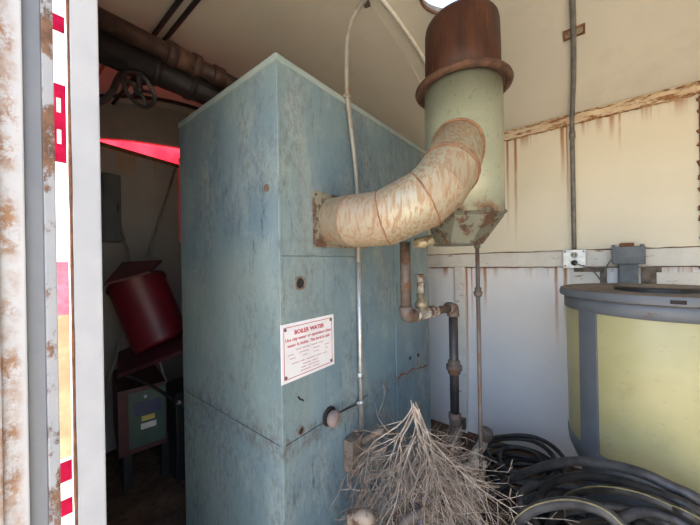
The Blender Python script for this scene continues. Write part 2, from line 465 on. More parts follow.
# eaves rail, a rolled angle along the top of the wall
ra, rb = onY(503, 130, YW).z, onY(503, 139, YW).z
m = MB()
for i in range(40):
    xa = XE + (XR - XE) * i / 40; xb = XE + (XR - XE) * (i + 1) / 40
    j = random.uniform(-.002, .002)
    m.box((xa, YW - .022 + j, ZE - .052), (xb + .001, YW, ZE - .006), .003)
m.box((XE, YW - .03, ZE - .008), (XR, YW + .01, ZE + .004), .003)
struct('trim_1', m, 'rail_rust')
m = MB()
for yy_, zz_ in ((YW - .028, ZE - .004), (YW - .018, ZE - .055)):
    pts = [(XE + (XR - XE) * i / 260, yy_ + random.uniform(-.003, .003), zz_ + random.uniform(-.004, .004)) for i in range(261)]
    m.tube(pts, [random.uniform(.002, .006) for _ in pts], 5)
struct('trim_16', m, 'orange_rust')
m = MB(); m.box((XE, YW - .018, RZ - .048), (XR, YW, RZ + .044), .004); struct('trim_2', m, 'rail')
m = MB()
for zz_ in (RZ + .047, RZ - .052):
    pts = [(XE + (XR - XE) * i / 90, YW - .004, zz_ + random.uniform(-.003, .003)) for i in range(91)]
    m.tube(pts, [random.uniform(.0015, .004) for _ in pts], 5)
struct('trim_3', m, 'rust')
# upright post below the rail
px_a, px_b = onY(457, 330, YW).x, onY(467, 330, YW).x
m = MB(); m.box((px_a, YW - .035, 0), (px_b, YW, RZ - .048), .004); struct('trim_4', m, 'rail')
m = MB(); m.box((onY(571, 330, YW).x, YW - .008, 0), (onY(575, 330, YW).x, YW, RZ - .048), .002); struct('trim_5', m, 'wall_low')
# rusted joint at the far right
jx = onY(695, 120, YW).x
m = MB()
for i in range(26):
    z = .3 + i * .075 + random.uniform(-.02, .02)
    w = random.uniform(.006, .018)
    m.obox((jx + .012, YW - .006, z), (w, .012, random.uniform(.012, .04)), Matrix.Rotation(random.uniform(-.6, .6), 3, 'Y'), .002)
m.box((jx + .012, YW - .012, 0), (jx + .06, YW, ZE - .06), .003)
struct('trim_6', m, 'rust')
# end wall with a gap above and beside its door, red cloth outside
zd = 2.06
ydr = onX(179.5, 200, XE).y
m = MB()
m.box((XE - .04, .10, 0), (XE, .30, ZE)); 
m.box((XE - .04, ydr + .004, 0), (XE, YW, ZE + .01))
gable = [(XE - .04, y, arch(y)) for y in [YC - HS + 2 * HS * i / 24 for i in range(25)]]
dz0, dz1 = onX(103, 142, XE), onX(180, 164.5, XE)
zdl = lambda y: dz0.z + (dz1.z - dz0.z) * (y - dz0.y) / (dz1.y - dz0.y)
ze0, ze1, ze2 = onX(103, 138, XE), onX(136, 140.5, XE), onX(180, 147.5, XE)
zt = lambda y: ze0.z + (ze1.z - ze0.z) * (y - ze0.y) / (ze1.y - ze0.y) if y < ze1.y else ze1.z + (ze2.z - ze1.z) * min(1.1, (y - ze1.y) / (ze2.y - ze1.y))
low = [(XE - .04, y, zt(y)) for y in [YW, ydr + .05, ydr + .004, ydr, .95, .85, .7, .6, .5, .3, .1]]
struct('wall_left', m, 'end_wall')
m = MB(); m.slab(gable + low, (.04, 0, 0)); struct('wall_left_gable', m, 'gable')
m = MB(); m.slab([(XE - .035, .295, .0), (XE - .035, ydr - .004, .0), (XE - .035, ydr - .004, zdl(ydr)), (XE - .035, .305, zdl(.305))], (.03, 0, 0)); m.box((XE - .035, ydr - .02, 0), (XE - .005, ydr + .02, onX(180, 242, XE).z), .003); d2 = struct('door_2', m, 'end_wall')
m = MB(); m.slab([(XE - .005, .305, zdl(.305) - .03), (XE - .005, ydr - .004, zdl(ydr) - .03), (XE - .005, ydr - .004, zdl(ydr) - .004), (XE - .005, .305, zdl(.305) - .004)], (.012, 0, 0)); m.build('rusty_top_hem', 'rust', d2)
m = MB()
g = [[Vector((XE - .10 - .03 * math.sin(i * .9) * (j / 10), .1 + 1.5 * i / 16, 2.35 - 1.9 * j / 10)) for i in range(17)] for j in range(11)]
for j in range(10):
    for i in range(16):
        f = m.bm.faces.new([m.bm.verts.new(v) for v in (g[j][i], g[j][i + 1], g[j + 1][i + 1], g[j + 1][i])]); f.smooth = True
tarp = solo('tarpaulin', m, 'tarp', 'bright red cloth glowing in the gap over the dark end door', 'tarp')
md = tarp.modifiers.new('thickness', 'SOLIDIFY'); md.thickness = .002
# roof ribs
def rib(name, x, w=.012, h=.012, mat='ceiling', a=None, b=None):
    m = MB(); a = YC - HS if a is None else a; b = YC + HS if b is None else b; n_ = 24
    for i in range(n_):
        ya, yb = a + (b - a) * i / n_, a + (b - a) * (i + 1) / n_
        za, zb = arch(ya), arch(yb)
        m.slab([(x - w / 2, ya, za), (x + w / 2, ya, za), (x + w / 2, ya, za - h), (x - w / 2, ya, za - h)], (0, yb - ya, zb - za))
    return struct(name, m, mat)
rib('trim_7', XE + .16, .02, .02, 'pipe_dark')
def onroof(px, py):
    d = ray(px, py); lo, hi = .2, 8
    for _ in range(50):
        mid = (lo + hi) / 2; p = EYE + d * mid
        if p.z < arch(p.y) and YC - HS < p.y < YC + HS: lo = mid
        elif p.z < arch(p.y): lo = mid
        else: hi = mid
    return EYE + d * lo
r1, r2 = onroof(363, 3), onroof(422, 82)
print('roof crease', r1, r2, 'tube', onroof(385, 0), onroof(424, 57), 'bracket', onroof(574, 32), 'cables', onroof(177, 1), onroof(150, 38))
rib('trim_8', (r1.x + r2.x) / 2, .012, .005, 'ceiling')
# right end wall, front wall with the wide doorway we look through
m = MB(); pr = [(XR, YC - HS, 0), (XR, YC + HS, 0)] + [(XR, YC + HS - 2 * HS * i / 16, arch(YC + HS - 2 * HS * i / 16)) for i in range(17)]
m.slab(pr, (.04, 0, 0)); struct('wall_right', m, 'wall_up')
XJ = -.80
m = MB()
m.box((XE, .150, -.1), (XJ - .02, .1635, ZE)); m.box((1.35, .13, -.1), (XR, .165, ZE)); 
m.box((XE, .12, 2.04), (XR, .20, 2.16))
struct('wall_front', m, 'outside_wall')
# jamb post
m = MB(); m.box((XJ - .05, onX(73, 262, XJ).y, -.1), (XJ, onX(102.5, 262, XJ).y, 2.06), .003)
struct('door_frame', m, 'frame_white')
m = MB(); yj = onX(71.5, 262, XJ).y
pts = [(XJ - .002, yj + .001, -.1 + i * .05) for i in range(44)]
m.tube(pts, [random.uniform(.002, .0042) for _ in pts], 5)
struct('door_frame_edge', m, 'rust')
# open door leaf at the far left: folded edge, grey web, rusty corrugated skin
YG = onX(57, 262, XJ).y
dl = thing('door_leaf', (XJ, YG - .2, -.05), 'open steel door leaf with grey folded edge at far left', 'door')
dl['kind'] = 'structure'
del dl['label']; del dl['category']; dl.name = 'door_1'
y1_, y2_, y3_ = onX(45, 262, XJ).y, onX(25, 262, XJ).y, onX(0, 262, XJ).y
m = MB(); m.box((XJ - .035, y1_, -.05), (XJ, YG, 2.03), .002); m.build('folded_edge', 'flake', dl)
m = MB(); m.box((XJ - .035, y2_, -.05), (XJ - .006, y1_, 2.03), .002); m.build('web', 'frame_grey', dl)
m = MB(); m.box((XJ - .03, -.75, -.05), (XJ + .004, y2_ + .001, 2.03), .003)
for k in range(5): m.box((XJ - .01, y2_ - .085 - k * .13, -.05), (XJ + .012, y2_ - .03 - k * .13, 2.03), .004)
m.build('skin', 'rusty_white', dl)
# bands of tape seen through the hinge gap, on the outer wall
YT = .150
XP = -1.05
m = MB(); m.box((XP - .04, .085, -.6), (XP, .150, 2.6), .002); struct('outer_post', m, 'post_white')
def zgap(py): return onX(64, py, XP).z
bands = [(18, 34, 'tape_red'), (86, 163, 'tape_red'), (262, 315, 'tape_pink'), (315, 458, 'tan'), (462, 482, 'tape_red'), (500, 516, 'tape_red')]
for a, b, mt in bands:
    m = MB(); m.box((XP, .088, zgap(b)), (XP + .0015, .149, zgap(a)))
    if mt == 'tan': struct('trim_10', m, 'tan')
    else:
        lab = {18: 'red tape strip high in the hinge gap', 86: 'long dark red tape strip with two white squares in the hinge gap', 262: 'faded pink tape patch midway down the hinge gap',
               462: 'short red stripe of barred tape low in the hinge gap', 500: 'lowest red stripe of barred tape in the hinge gap'}[a]
        o = solo('reflective_tape', m, mt, lab, 'tape', 'red tape strips in the hinge gap')
        if a == 86:
            for c in (107, 138):
                q = MB(); q.box((XP + .0015, .127, zgap(c + 7)), (XP + .0025, .135, zgap(c - 7))); q.build('white_square', 'tape_white', o)

# ------------------------------------------------------------------ boiler
XB = -.77
YF = onX(280.6, 449, XB).y
c0 = onX(278, 54, XB); print('corner', c0, 'seam', onX(280.6, 449.4, XB), 'far', onX(425, 150, XB))
YF = (c0.y + YF) / 2
ZB = c0.z
XL = onY(182, 300, YF).x
YB = onX(428, 250, XB).y
ZS = onX(280.6, 449.4, XB).z
print('boiler', XL, YF, YB, ZB, ZS, 'left top', onY(182, 124, YF))
bo = thing('boiler', ((XB + XL) / 2, (YF + YB) / 2, 0), 'tall pale blue-green sheet metal boiler cabinet with scuffed paint', 'boiler')
t = .008
m = MB(); m.box((XL + t, YF + t, .0), (XB - t, YB - t, ZB - .01)); m.build('inner_casing', 'boiler', bo)
m = MB(); m.box((XL, YF, ZS + .0015), (XB - .012, YF + t, ZB - .022), .002); m.build('front_panel', 'boiler', bo)
m = MB(); m.box((XL, YF, 0), (XB - .012, YF + t, ZS - .0015), .002); m.build('lower_front_panel', 'boiler', bo)
ys_ = [YF + .013, onX(325, 300, XB).y, onX(367, 330, XB).y, onX(396, 330, XB).y, YB]
zmid = onX(295, 256, XB).z
yflL = onX(312, 220, XB).y
m = MB(); m.box((XB - t, ys_[0], ZS + .0015), (XB, ys_[1] - .001, zmid - .001), .002); m.build('access_panel', 'boiler', bo)
m = MB(); m.box((XB - t, ys_[0], zmid + .001), (XB - .001, ys_[2] - .001, ZB - .022), .002); m.build('upper_side_panel', 'boiler', bo)
m = MB(); m.box((XB - t, ys_[1] + .001, ZS + .0015), (XB - .001, ys_[2] - .001, zmid - .001), .002); m.build('side_panel', 'boiler', bo)
m = MB(); m.box((XB - t, ys_[0], 0), (XB, ys_[2] - .001, ZS - .0015), .002); m.build('lower_side_panel', 'boiler', bo)
m = MB(); m.box((XB - t, ys_[2] + .002, 0), (XB - .004, ys_[3] - .001, ZB - .022), .002); m.build('side_panel', 'boiler', bo)
m = MB(); m.box((XB - t, ys_[3] + .001, 0), (XB, ys_[4], ZB - .022), .002); m.build('side_panel', 'boiler', bo)
m = MB(); m.box((XB - .013, YF - .001, 0), (XB + .001, YF + .013, ZB - .02), .003); m.build('corner_trim', 'boiler', bo)
m = MB(); m.box((XL - .003, YF - .004, ZB - .022), (XB + .004, YB + .003, ZB), .004); m.build('top_panel', 'boiler_edge', bo)
def socket(pt, ax, r, name='port', mt='hole'):
    m = MB(); m.lathe([(r * 1.35, 0), (r * 1.35, .003), (r, .004), (r, .001), (0, .001)], pt, ax, 20)
    q = m.build(name, 'box_rust', bo)
    k = MB(); k.lathe([(r * .98, .0012), (r * .5, .002), (0, .002)], pt, ax, 16); k.build('port_centre', mt, q)
socket(onX(300, 283, XB), (1, 0, 0), .018)
socket(onX(301, 430.5, XB), (1, 0, 0), .011)
socket(onY(267, 188, YF), (0, -1, 0), .010, 'port', 'box_rust')
for px, py in ((410, 358), (418, 355)):
    m = MB(); p = onX(px, py, XB); m.lathe([(.011, 0), (.011, .002), (0, .002)], p, (1, 0, 0), 14); m.build('punched_hole', 'hole', bo)
for px, py, s_ in ((297, 400, .004), (303, 402, .003), (311, 463, .0), (322, 397, .005), (238, 338, .004), (209, 432, .006)):
    pass
# rusty drip below the far holes
m = MB()
pts = [onX(398 + i * 3.2, 377 - i * 1.4 + random.uniform(-1.5, 1.5), XB + .002) for i in range(10)]
m.tube(pts, [random.uniform(.002, .005) for _ in pts], 5); m.build('rusty_patch', 'rust', bo)
# thin copper line along the seam to the conduit
m = MB(); m.tube([onX(331, 417, XB + .006), onX(345, 410, XB + .006), onX(361, 402.5, XB + .006)], .0028, 6)
m.build('copper_line', 'pipe_brown', bo)
# round plug
p = onX(329, 416, XB)
m = MB(); m.lathe([(.036, 0), (.036, .004), (.030, .006), (0, .006)], p, (1, 0, 0), 24); pl = m.build('plug', 'hole', bo)
m = MB(); m.lathe([(.016, .004), (.018, .012), (.027, .016), (.030, .024), (.028, .034), (.020, .040), (0, .042)], p + Vector((0, -.002, -.001)), (1, .0, 0), 24); m.build('plug_cap', 'knob_pink', pl)
# vent flange
fa, fb = onX(312, 190, XB), onX(341, 248, XB)
m = MB(); m.box((XB, fa.y, fb.z), (XB + .006, onX(366, 220, XB).y, fa.z), .002)
m.build('vent_plate', 'plate', bo)
for yy in (fa.y + .012,):
    for z_ in (fa.z - .015, (fa.z + fb.z) / 2, fb.z + .015):
        m = MB(); m.lathe([(.005, .005), (.005, .009), (0, .010)], (XB, yy, z_), (1, 0, 0), 10); m.build('screw', 'screw', bo)
# sign
sa = onX(280, 325.5, XB); sb = onX(333.5, 371, XB)
s_tl, s_tr, s_bl = onX(280, 325.5, XB), onX(333, 314, XB), onX(281.5, 385.5, XB)
sy0, sy1 = s_tl.y, s_tr.y; sz1, sz0 = s_tl.z, s_bl.z
print('sign', sy0, sy1, sz0, sz1, onX(333, 314, XB), onX(333.5, 363, XB))
xs_ = XB + .003
m = MB(); m.box((XB, sy0, sz0), (xs_, sy1, sz1), .001); sign = m.build('warning_sign', 'sign', bo); sign['label'] = 'white sign headed BOILER WATER with red lettering'
W_, H_ = sy1 - sy0, sz1 - sz0
m = MB(); b_ = .011; tk = .0022
for (ya, yb, za, zb) in ((b_, W_ - b_, b_, b_ + tk), (b_, W_ - b_, H_ - b_ - tk, H_ - b_), (b_, b_ + tk, b_, H_ - b_), (W_ - b_ - tk, W_ - b_, b_, H_ - b_)):
    m.box((xs_, sy0 + ya, sz0 + za), (xs_ + .0004, sy0 + yb, sz0 + zb))
m.build('red_border', 'sign_red', sign)
for ya in (.018, W_ - .018):
    for za in (.019, H_ - .019):
        m = MB(); m.lathe([(.0055, 0), (.005, .002), (0, .0028)], (xs_, sy0 + ya, sz0 + za), (1, 0, 0), 12); m.build('screw', 'screw', sign)
def text(s, cy, cz, size, mt, parent, width=None, bold=.0, rot=None, name='lettering'):
    cu = bpy.data.curves.new('t', 'FONT'); cu.body = s; cu.size = size; cu.align_x = 'CENTER'; cu.align_y = 'CENTER'; cu.extrude = .0003; cu.offset = bold; cu.resolution_u = 2
    o = bpy.data.objects.new('t', cu); COL.objects.link(o)
    bpy.context.view_layer.update()
    dg = bpy.context.evaluated_depsgraph_get(); me = bpy.data.meshes.new_from_object(o.evaluated_get(dg))
    bpy.data.objects.remove(o); bpy.data.curves.remove(cu)
    xs2 = [v.co.x for v in me.vertices]; w = max(xs2) - min(xs2)
    k = (width / w) if width else 1
    mm = MB(); mm.bm.from_mesh(me); bpy.data.meshes.remove(me)
    for v in mm.bm.verts:
        if rot: v.co = rot(v.co.x * k, v.co.y, v.co.z)
        else: v.co = Vector((xs_ + .0004 + v.co.z, cy + v.co.x * k, cz + v.co.y))
    return mm.build(name, mt, parent)
ym = (sy0 + sy1) / 2
def lz(f): return sz1 - H_ * f
text('BOILER WATER', ym, lz(.175), .020, 'sign_red', sign, W_ * .56, .0006)
text('Use city water or equivalent clean', ym, lz(.285), .0155, 'sign_red', sign, W_ * .86, .0002)
text('water in boiler. The level is safe', ym, lz(.385), .0155, 'sign_red', sign, W_ * .80, .0002)
def dashes(f, w, parts, h=.0035):
    x = -w / 2; tot = sum(parts)
    for i, q in enumerate(parts):
        l = w * q / tot
        if i % 2 == 0: mm = MB(); mm.box((xs_, ym + x, lz(f) - h / 2), (xs_ + .0005, ym + x + l, lz(f) + h / 2))
        if i % 2 == 0: mm.build('faint_word', 'sign_pale', sign)
        x += l
dashes(.475, W_ * .52, (4, 1, 6, 1, 5, 1, 4))
dashes(.545, W_ * .78, (3, 3, 5, 3, 4, 3, 3), .003)
dashes(.61, W_ * .72, (3, 4, 3, 4, 3, 4, 2), .003)
dashes(.70, W_ * .66, (5, 1, 3, 1, 7, 1, 4, 1, 3))
dashes(.765, W_ * .28, (6, 1, 4)); dashes(.82, W_ * .34, (3, 1, 7)); dashes(.875, W_ * .36, (7, 1, 5))
# smudges under sign
m = MB()
for px, py in ((300, 399), (298.5, 397.5), (302.5, 400)):
    p = onX(px, py, XB); m.obox(p + Vector((.001, 0, 0)), (.001, .006, .012), Matrix.Rotation(.7, 3, 'X'))
m.build('dark_smudge', 'hole', bo)

# ------------------------------------------------------------------ stack
SC = P(465, 262.5, 1.17); SX, SY = SC.x, SC.y; SR = .144
print('stack', SX, SY)
zc0 = 1.425; zcol = 1.925; ztop = 2.185
st = thing('flue_stack', (SX, SY, 1.30), 'grey-green vertical flue stack with rust-brown upper pipe and collar', 'flue')
m = MB(); m.lathe([(SR - .004, zc0), (SR, zc0), (SR + .001, zc0 + .2), (SR, zcol + .01), (SR - .004, zcol + .01)], (SX, SY, 0), n=64); m.build('lower_cylinder', 'stack', st)
m = MB(); m.lathe([(SR - .012, zcol - .02), (SR - .003, zcol - .02), (SR - .004, zcol + .1), (SR - .006, ztop - .035), (SR - .009, ztop - .018), (SR - .018, ztop - .005), (SR - .03, ztop), (SR - .034, ztop - .004), (SR - .034, zcol)], (SX, SY, 0), n=64); m.build('rusted_pipe', 'stack_rust', st)
m = MB()
pts = [(SX + (.164 + .002 * math.sin(4 * a)) * math.cos(a), SY + (.164 + .002 * math.sin(4 * a)) * math.sin(a), zcol + .003 * math.sin(2 * a + 1)) for a in [2 * PI * k / 72 for k in range(72)]]
m.tube(pts, .0145, 10, closed=True)
m.lathe([(SR - .01, -.006), (.168, -.006), (.168, .004), (SR - .01, .010)], (SX, SY, zcol), n=64); m.build('collar', 'collar', st)
# vertical lock seam with rivets on the right
sd = (rt * math.cos(.12) - fw * .12).normalized()
m = MB(); q = Vector((SX, SY, 0)) + Vector((sd.x, sd.y, 0)).normalized() * SR
m.cyl(q + Vector((0, 0, zc0)), q + Vector((0, 0, zcol - .01)), .0035, n=8)
for k in range(7): m.tube([q + Vector((0, 0, zc0 + .05 + k * .06)) - r0 * .0, q + Vector((.004, .004, zc0 + .055 + k * .06))], .004, 6)
m.build('lock_seam', 'box_rust', st)
# faceted draft hood hanging below
m = MB(); pz = 1.315
prof = [(SR + .002, zc0 + .010), (SR + .006, zc0 + .002), (SR - .008, zc0 - .010), (.138, zc0 - .012), (.096, pz), (.09, pz - .004), (0, pz - .004)]
ax_a = YAW + .2
rings = []
for r_, z_ in prof:
    rings.append([m.bm.verts.new((SX - .030 * (r_ < .12) + r_ * 1.02 * math.cos(ax_a + k * PI / 4), SY + r_ * 1.02 * math.sin(ax_a + k * PI / 4), z_)) for k in range(8)])
for i in range(len(rings) - 1):
    for k in range(8): m.bm.faces.new((rings[i][k], rings[i][(k + 1) % 8], rings[i + 1][(k + 1) % 8], rings[i + 1][k]))
m.build('hood_cone', 'hood', st)
# brass fitting at the left bottom of hood
p = P(424, 243, 1.12)
m = MB(); m.tube([P(414, 243.5, 1.14), P(421, 243, 1.13), P(434, 239, 1.11)], [.018, .022, .018], 8); m.build('pipe_bushing', 'brass', st)

# elbow duct
DR = .098
zf = (fa.z + fb.z) / 2
p0 = Vector((XB + .004, onX(318, 220, XB).y + .089, zf))
path = [(p0.x, p0.y, p0.z), P(356, 221, 1.03), P(384, 218.5, .985), P(410, 208, .955), P(433, 192, .955), P(449, 171, .975), P(457, 156, 1.02), P(459, 143, 1.11)]
sp = spline(path, 10)
L = [0]
for i in range(1, len(sp)): L.append(L[-1] + (sp[i] - sp[i - 1]).length)
T = L[-1]
def at_len(s_):
    for i in range(1, len(L)):
        if L[i] >= s_: 
            k = (s_ - L[i - 1]) / (L[i] - L[i - 1]); return sp[i - 1].lerp(sp[i], k)
    return sp[-1]
cuts = [0, .20, .345, .53, .62, .71, 1.0]
du = thing('elbow_duct', p0, 'fat rust-streaked metal elbow duct running from boiler to stack', 'duct')
nodes = [at_len(T * c) for c in cuts]
# rings at the mitre planes
m = MB(); NR = 48
tang = []
for i, nd in enumerate(nodes):
    a = nodes[max(i - 1, 0)]; b = nodes[min(i + 1, len(nodes) - 1)]
    tang.append((b - a).normalized())
tang[0] = Vector((1, 0, 0))
rad = [.0905, .0915, .093, .096, .0955, .0935, .088]
prev = None; rings = []
frames = []
for i, nd in enumerate(nodes):
    t_ = tang[i]
    u = (Vector((0, 0, 1)) - t_ * t_.z) if prev is None else (prev - t_ * prev.dot(t_))
    u.normalize(); prev = u; v = t_.cross(u); frames.append((u, v))
gore_names = 'duct_section'
for i in range(len(nodes) - 1):
    m = MB(); A = []; B = []
    for j, lst in ((i, A), (i + 1, B)):
        u, v = frames[j]
        for k in range(NR):
            a = 2 * PI * k / NR; lst.append(m.bm.verts.new(nodes[j] + (u * math.cos(a) + v * math.sin(a)) * rad[j]))
    for k in range(NR):
        f = m.bm.faces.new((A[k], A[(k + 1) % NR], B[(k + 1) % NR], B[k])); f.smooth = True
    m.build(gore_names, 'duct', du)
for i in range(1, len(nodes)):
    u, v = frames[i]; m = MB()
    w = {4: 2, 5: 2}.get(i, 1)
    offs = [0] if i not in (5,) else [-.008, .010]
    for o_ in offs:
        pts = [nodes[i] + tang[i] * (o_ + random.uniform(-.0012, .0012)) + (u * math.cos(2 * PI * k / NR) + v * math.sin(2 * PI * k / NR)) * (rad[i] + .0003) for k in range(NR)]
        m.tube(pts, [random.uniform(.0016, .0032) * (.7 if i == 1 else 1.3 if i == 5 else 1) for _ in pts], 6, closed=True)
    if i in (4, len(nodes) - 1): m.bm.free(); continue
    m.build('seam_band', 'seam', du)
# collar where duct enters the stack: rust bead following the cylinder
m = MB(); pts = []
u, v = frames[-2]; tt = tang[-1]
for k in range(NR):
    a = 2 * PI * k / NR
    o_ = nodes[-2] + (frames[-2][0] * math.cos(a) + frames[-2][1] * math.sin(a)) * .0925
    d_ = (nodes[-1] - nodes[-2]).normalized()
    # intersect with the cylinder
    ox, oy = o_.x - SX, o_.y - SY
    A_ = d_.x ** 2 + d_.y ** 2; B_ = 2 * (ox * d_.x + oy * d_.y); C_ = ox * ox + oy * oy - (SR + .002) ** 2
    D_ = B_ * B_ - 4 * A_ * C_
    if D_ > 0:
        s_ = (-B_ - math.sqrt(D_)) / (2 * A_); pts.append(o_ + d_ * s_)
if len(pts) > 10: m.tube(pts, .0045, 6, closed=len(pts) == NR); m.build('rust_bead', 'seam', du)
else: m.bm.free()
print('duct joint pts', len(pts))

# ------------------------------------------------------------------ pipes near the stack
def pipe_thing(name, label, cat, pts, r, mt, smooth_=True, k=6, n=14, group=None):
    t_ = thing(name, pts[-1], label, cat, group)
    m = MB(); m.tube(spline(pts, k) if smooth_ else pts, r, n); m.build('pipe_run', mt, t_)
    return t_
def fitting(parent, a, b, r, mt, name='coupling'):
    a, b = Vector(a), Vector(b); d_ = (b - a)
    m = MB(); m.tube([a, a + d_ * .06, a + d_ * .2, a + d_ * .24, a + d_ * .76, a + d_ * .8, a + d_ * .94, b], [r * .85, r * 1.06, r * 1.06, r * .95, r * .95, r * 1.06, r * 1.06, r * .85], 14)
    return m.build(name, mt, parent)
A0 = P(405, 247, 1.2); A1 = Vector((A0.x, A0.y, P(405, 317, 1.2).z)); 
B1 = P(453, 307, 1.43); B1.z = A1.z
B0 = Vector((B1.x, B1.y, P(453, 425, 1.43).z))
dp = thing('drain_pipe', (B1.x, B1.y, B0.z), 'rusty pipe dropping from under the stack and turning down as black pipe', 'pipe')
m = MB(); m.cyl(A0 + Vector((0, 0, .02)), A1 + Vector((0, 0, .03)), .0215); m.build('upper_drop', 'pipe_rust', dp)
dirAB = (B1 - A1).normalized()
m = MB(); m.tube([A1 + Vector((0, 0, .045)), A1 + Vector((0, 0, .038)), A1 + Vector((0, 0, .018)), A1 + dirAB * .006 + Vector((0, 0, .004)), A1 + dirAB * .02, A1 + dirAB * .045, A1 + dirAB * .05], [.024, .029, .027, .027, .027, .029, .025], 16); m.build('elbow_fitting', 'pipe_rust', dp)
m = MB(); m.cyl(A1 + dirAB * .04, B1 - dirAB * .03, .018); m.build('cross_pipe', 'pipe_rust', dp)
C1 = A1 + dirAB * .10
fitting(dp, C1 - dirAB * .045, C1 + dirAB * .045, .027, 'scale_white', 'tee_fitting')
m = MB(); m.tube([C1, C1 + zz * .03, C1 + zz * .034, C1 + zz * .05, C1 + zz * .054, C1 + zz * .085], [.02, .02, .027, .027, .018, .018], 14); m.build('valve_neck', 'brass', dp)
m = MB(); m.tube([C1 + zz * .085, C1 + zz * .088, C1 + zz * .16, C1 + zz * .164, C1 + zz * .17], [.012, .016, .016, .022, .018], 14); m.build('valve_bonnet', 'scale_white', dp)
C2 = A1 + dirAB * .19
fitting(dp, C2 - dirAB * .02, C2 + dirAB * .02, .025, 'scale_white', 'union_nut')
m = MB(); m.tube([B1 - dirAB * .045, B1 - dirAB * .04, B1 - dirAB * .02, B1 - dirAB * .004 - zz * .003, B1 - zz * .02, B1 - zz * .04, B1 - zz * .045], [.024, .029, .027, .028, .027, .029, .024], 16); m.build('elbow_fitting', 'pipe_rust', dp)
m = MB(); m.cyl(B1 - zz * .03, B0, .021); m.build('lower_drop', 'pipe_black', dp)
U = P(453, 367, 1.43); U = Vector((B1.x, B1.y, U.z))
m = MB(); m.tube([U + zz * .035, U + zz * .03, U + zz * .012, U + zz * .01, U - zz * .012, U - zz * .014, U - zz * .03, U - zz * .035], [.022, .028, .028, .037, .037, .029, .029, .022], 12); m.build('union_coupling', 'pipe_rust', dp)
m = MB(); m.tube([B0 + zz * .06, B0 + zz * .055, B0 + zz * .03, B0 + zz * .02, B0 - zz * .06, Vector((B0.x, B0.y, .0))], [.022, .03, .03, .027, .027, .025], 14); m.build('floor_fitting', 'pipe_rust', dp)
m = MB(); m.box(Vector((B0.x - .005, B0.y, B0.z - .02)) + r0 * .03, Vector((B0.x + .006, B0.y + .012, B0.z + .03)) + r0 * .045, .002); m.build('cock_handle', 'pipe_black', dp)

# thin rod under the hood
RX = P(477.5, 262, 1.19)
rod = thing('drop_rod', (RX.x, RX.y, 0), 'thin dark iron rod hanging from the hood down into the dead branches', 'rod')
m = MB(); m.cyl((RX.x, RX.y, 1.325), (RX.x, RX.y, 0), .0078, n=10); m.build('shaft', 'pipe_rust', rod)
for py in (292,):
    z_ = P(478, py, 1.19).z
    m = MB(); m.tube([(RX.x, RX.y, z_ + .02), (RX.x, RX.y, z_ + .016), (RX.x, RX.y, z_ + .004), (RX.x, RX.y, z_), (RX.x, RX.y, z_ - .016), (RX.x, RX.y, z_ - .02)], [.009, .013, .013, .018, .014, .009], 10); m.build('coupling', 'pipe_rust', rod)
m = MB(); m.cyl((RX.x, RX.y, 1.345), (RX.x, RX.y, 1.30), .012, n=10); m.build('top_nut', 'pipe_rust', rod)

# ------------------------------------------------------------------ conduits on the boiler
XC = XB + .016
cd = thing('boiler_conduit', tuple(onX(361, 430, XC)), 'thin bent steel conduit running down the boiler side into a box', 'conduit')
cp = [onroof(366, -6) + Vector((0, 0, -.02))]
pp = [(359, 7, 1.16), (351, 22, 1.16), (347, 42, 1.17), (346.5, 70, 1.19)]
cp += [P(*q) for q in pp]
cp += [onX(347.5, 97, XC), onX(349.5, 115, XC), onX(353, 145, XC), onX(356.5, 180, XC), onX(358, 220, XC), onX(358.5, 262, XC)]
m = MB(); m.tube(spline(cp, 8), .0095, 12); m.build('upper_tube', 'conduit_paint', cd)
m = MB(); m.tube([onX(358.5, 260, XC), onX(360, 340, XC), onX(361.5, 432, XC)], .0095, 12); m.build('lower_tube', 'galv', cd)
def strap(pt, par, ax=Vector((0, 1, 0)), r=.0095, mt='galv'):
    m = MB(); m.obox(pt + Vector((-.006, 0, 0)), (.01, .035, .014), Matrix.Identity(3), .002); m.cyl(pt - zz * .007, pt + zz * .007, r + .003, n=12); m.build('strap', mt, par)
strap(onX(347.5, 97, XC), cd, mt='conduit_paint'); strap(onX(361, 402, XC), cd)
p = onX(360, 375, XC); m = MB(); m.cyl(p - zz * .012, p + zz * .012, .013, n=12); m.build('coupling', 'galv', cd)
q = onroof(366, 0); m = MB(); m.obox(q - zz * .012, (.03, .05, .012), Matrix.Rotation(.3, 3, 'Z'), .003); m.build('ceiling_clamp', 'pipe_rust', cd)
# box
ba, bb = onX(351.5, 431, XB), onX(370, 458, XB + .04)
jb = thing('junction_box', (XB + .02, (ba.y + bb.y) / 2, bb.z), 'small weathered electrical box low on the boiler under the conduit', 'box')
yb0 = onX(353, 445, XB + .05).y; yb1 = yb0 + .075
m = MB(); m.box((XB + .001, yb0, bb.z), (XB + .045, yb1, ba.z - .008), .004); jbb = m.build('body', 'box_rust', jb)
m = MB(); m.box((XB + .045, yb0 - .003, bb.z - .003), (XB + .050, yb1 + .003, ba.z - .002), .002); m.build('cover', 'box_rust', jb)
for z_ in (bb.z + .01, ba.z - .016):
    m = MB(); m.lathe([(.004, .05), (.003, .053), (0, .053)], (XB, (yb0 + yb1) / 2, z_), (1, 0, 0), 8); m.build('screw', 'screw', jb)
fl = solo('flexible_conduit', MB().tube(spline([(XB + .02, yb1, (ba.z + bb.z) / 2 + .01), P(378, 432, 1.15), P(386, 430, 1.22), P(395, 434, 1.28), P(402, 450, 1.3), P(404, 480, 1.3)], 8), .011, 10), 'box_rust', 'short curved flexible conduit leaving the small box by the branches', 'conduit')

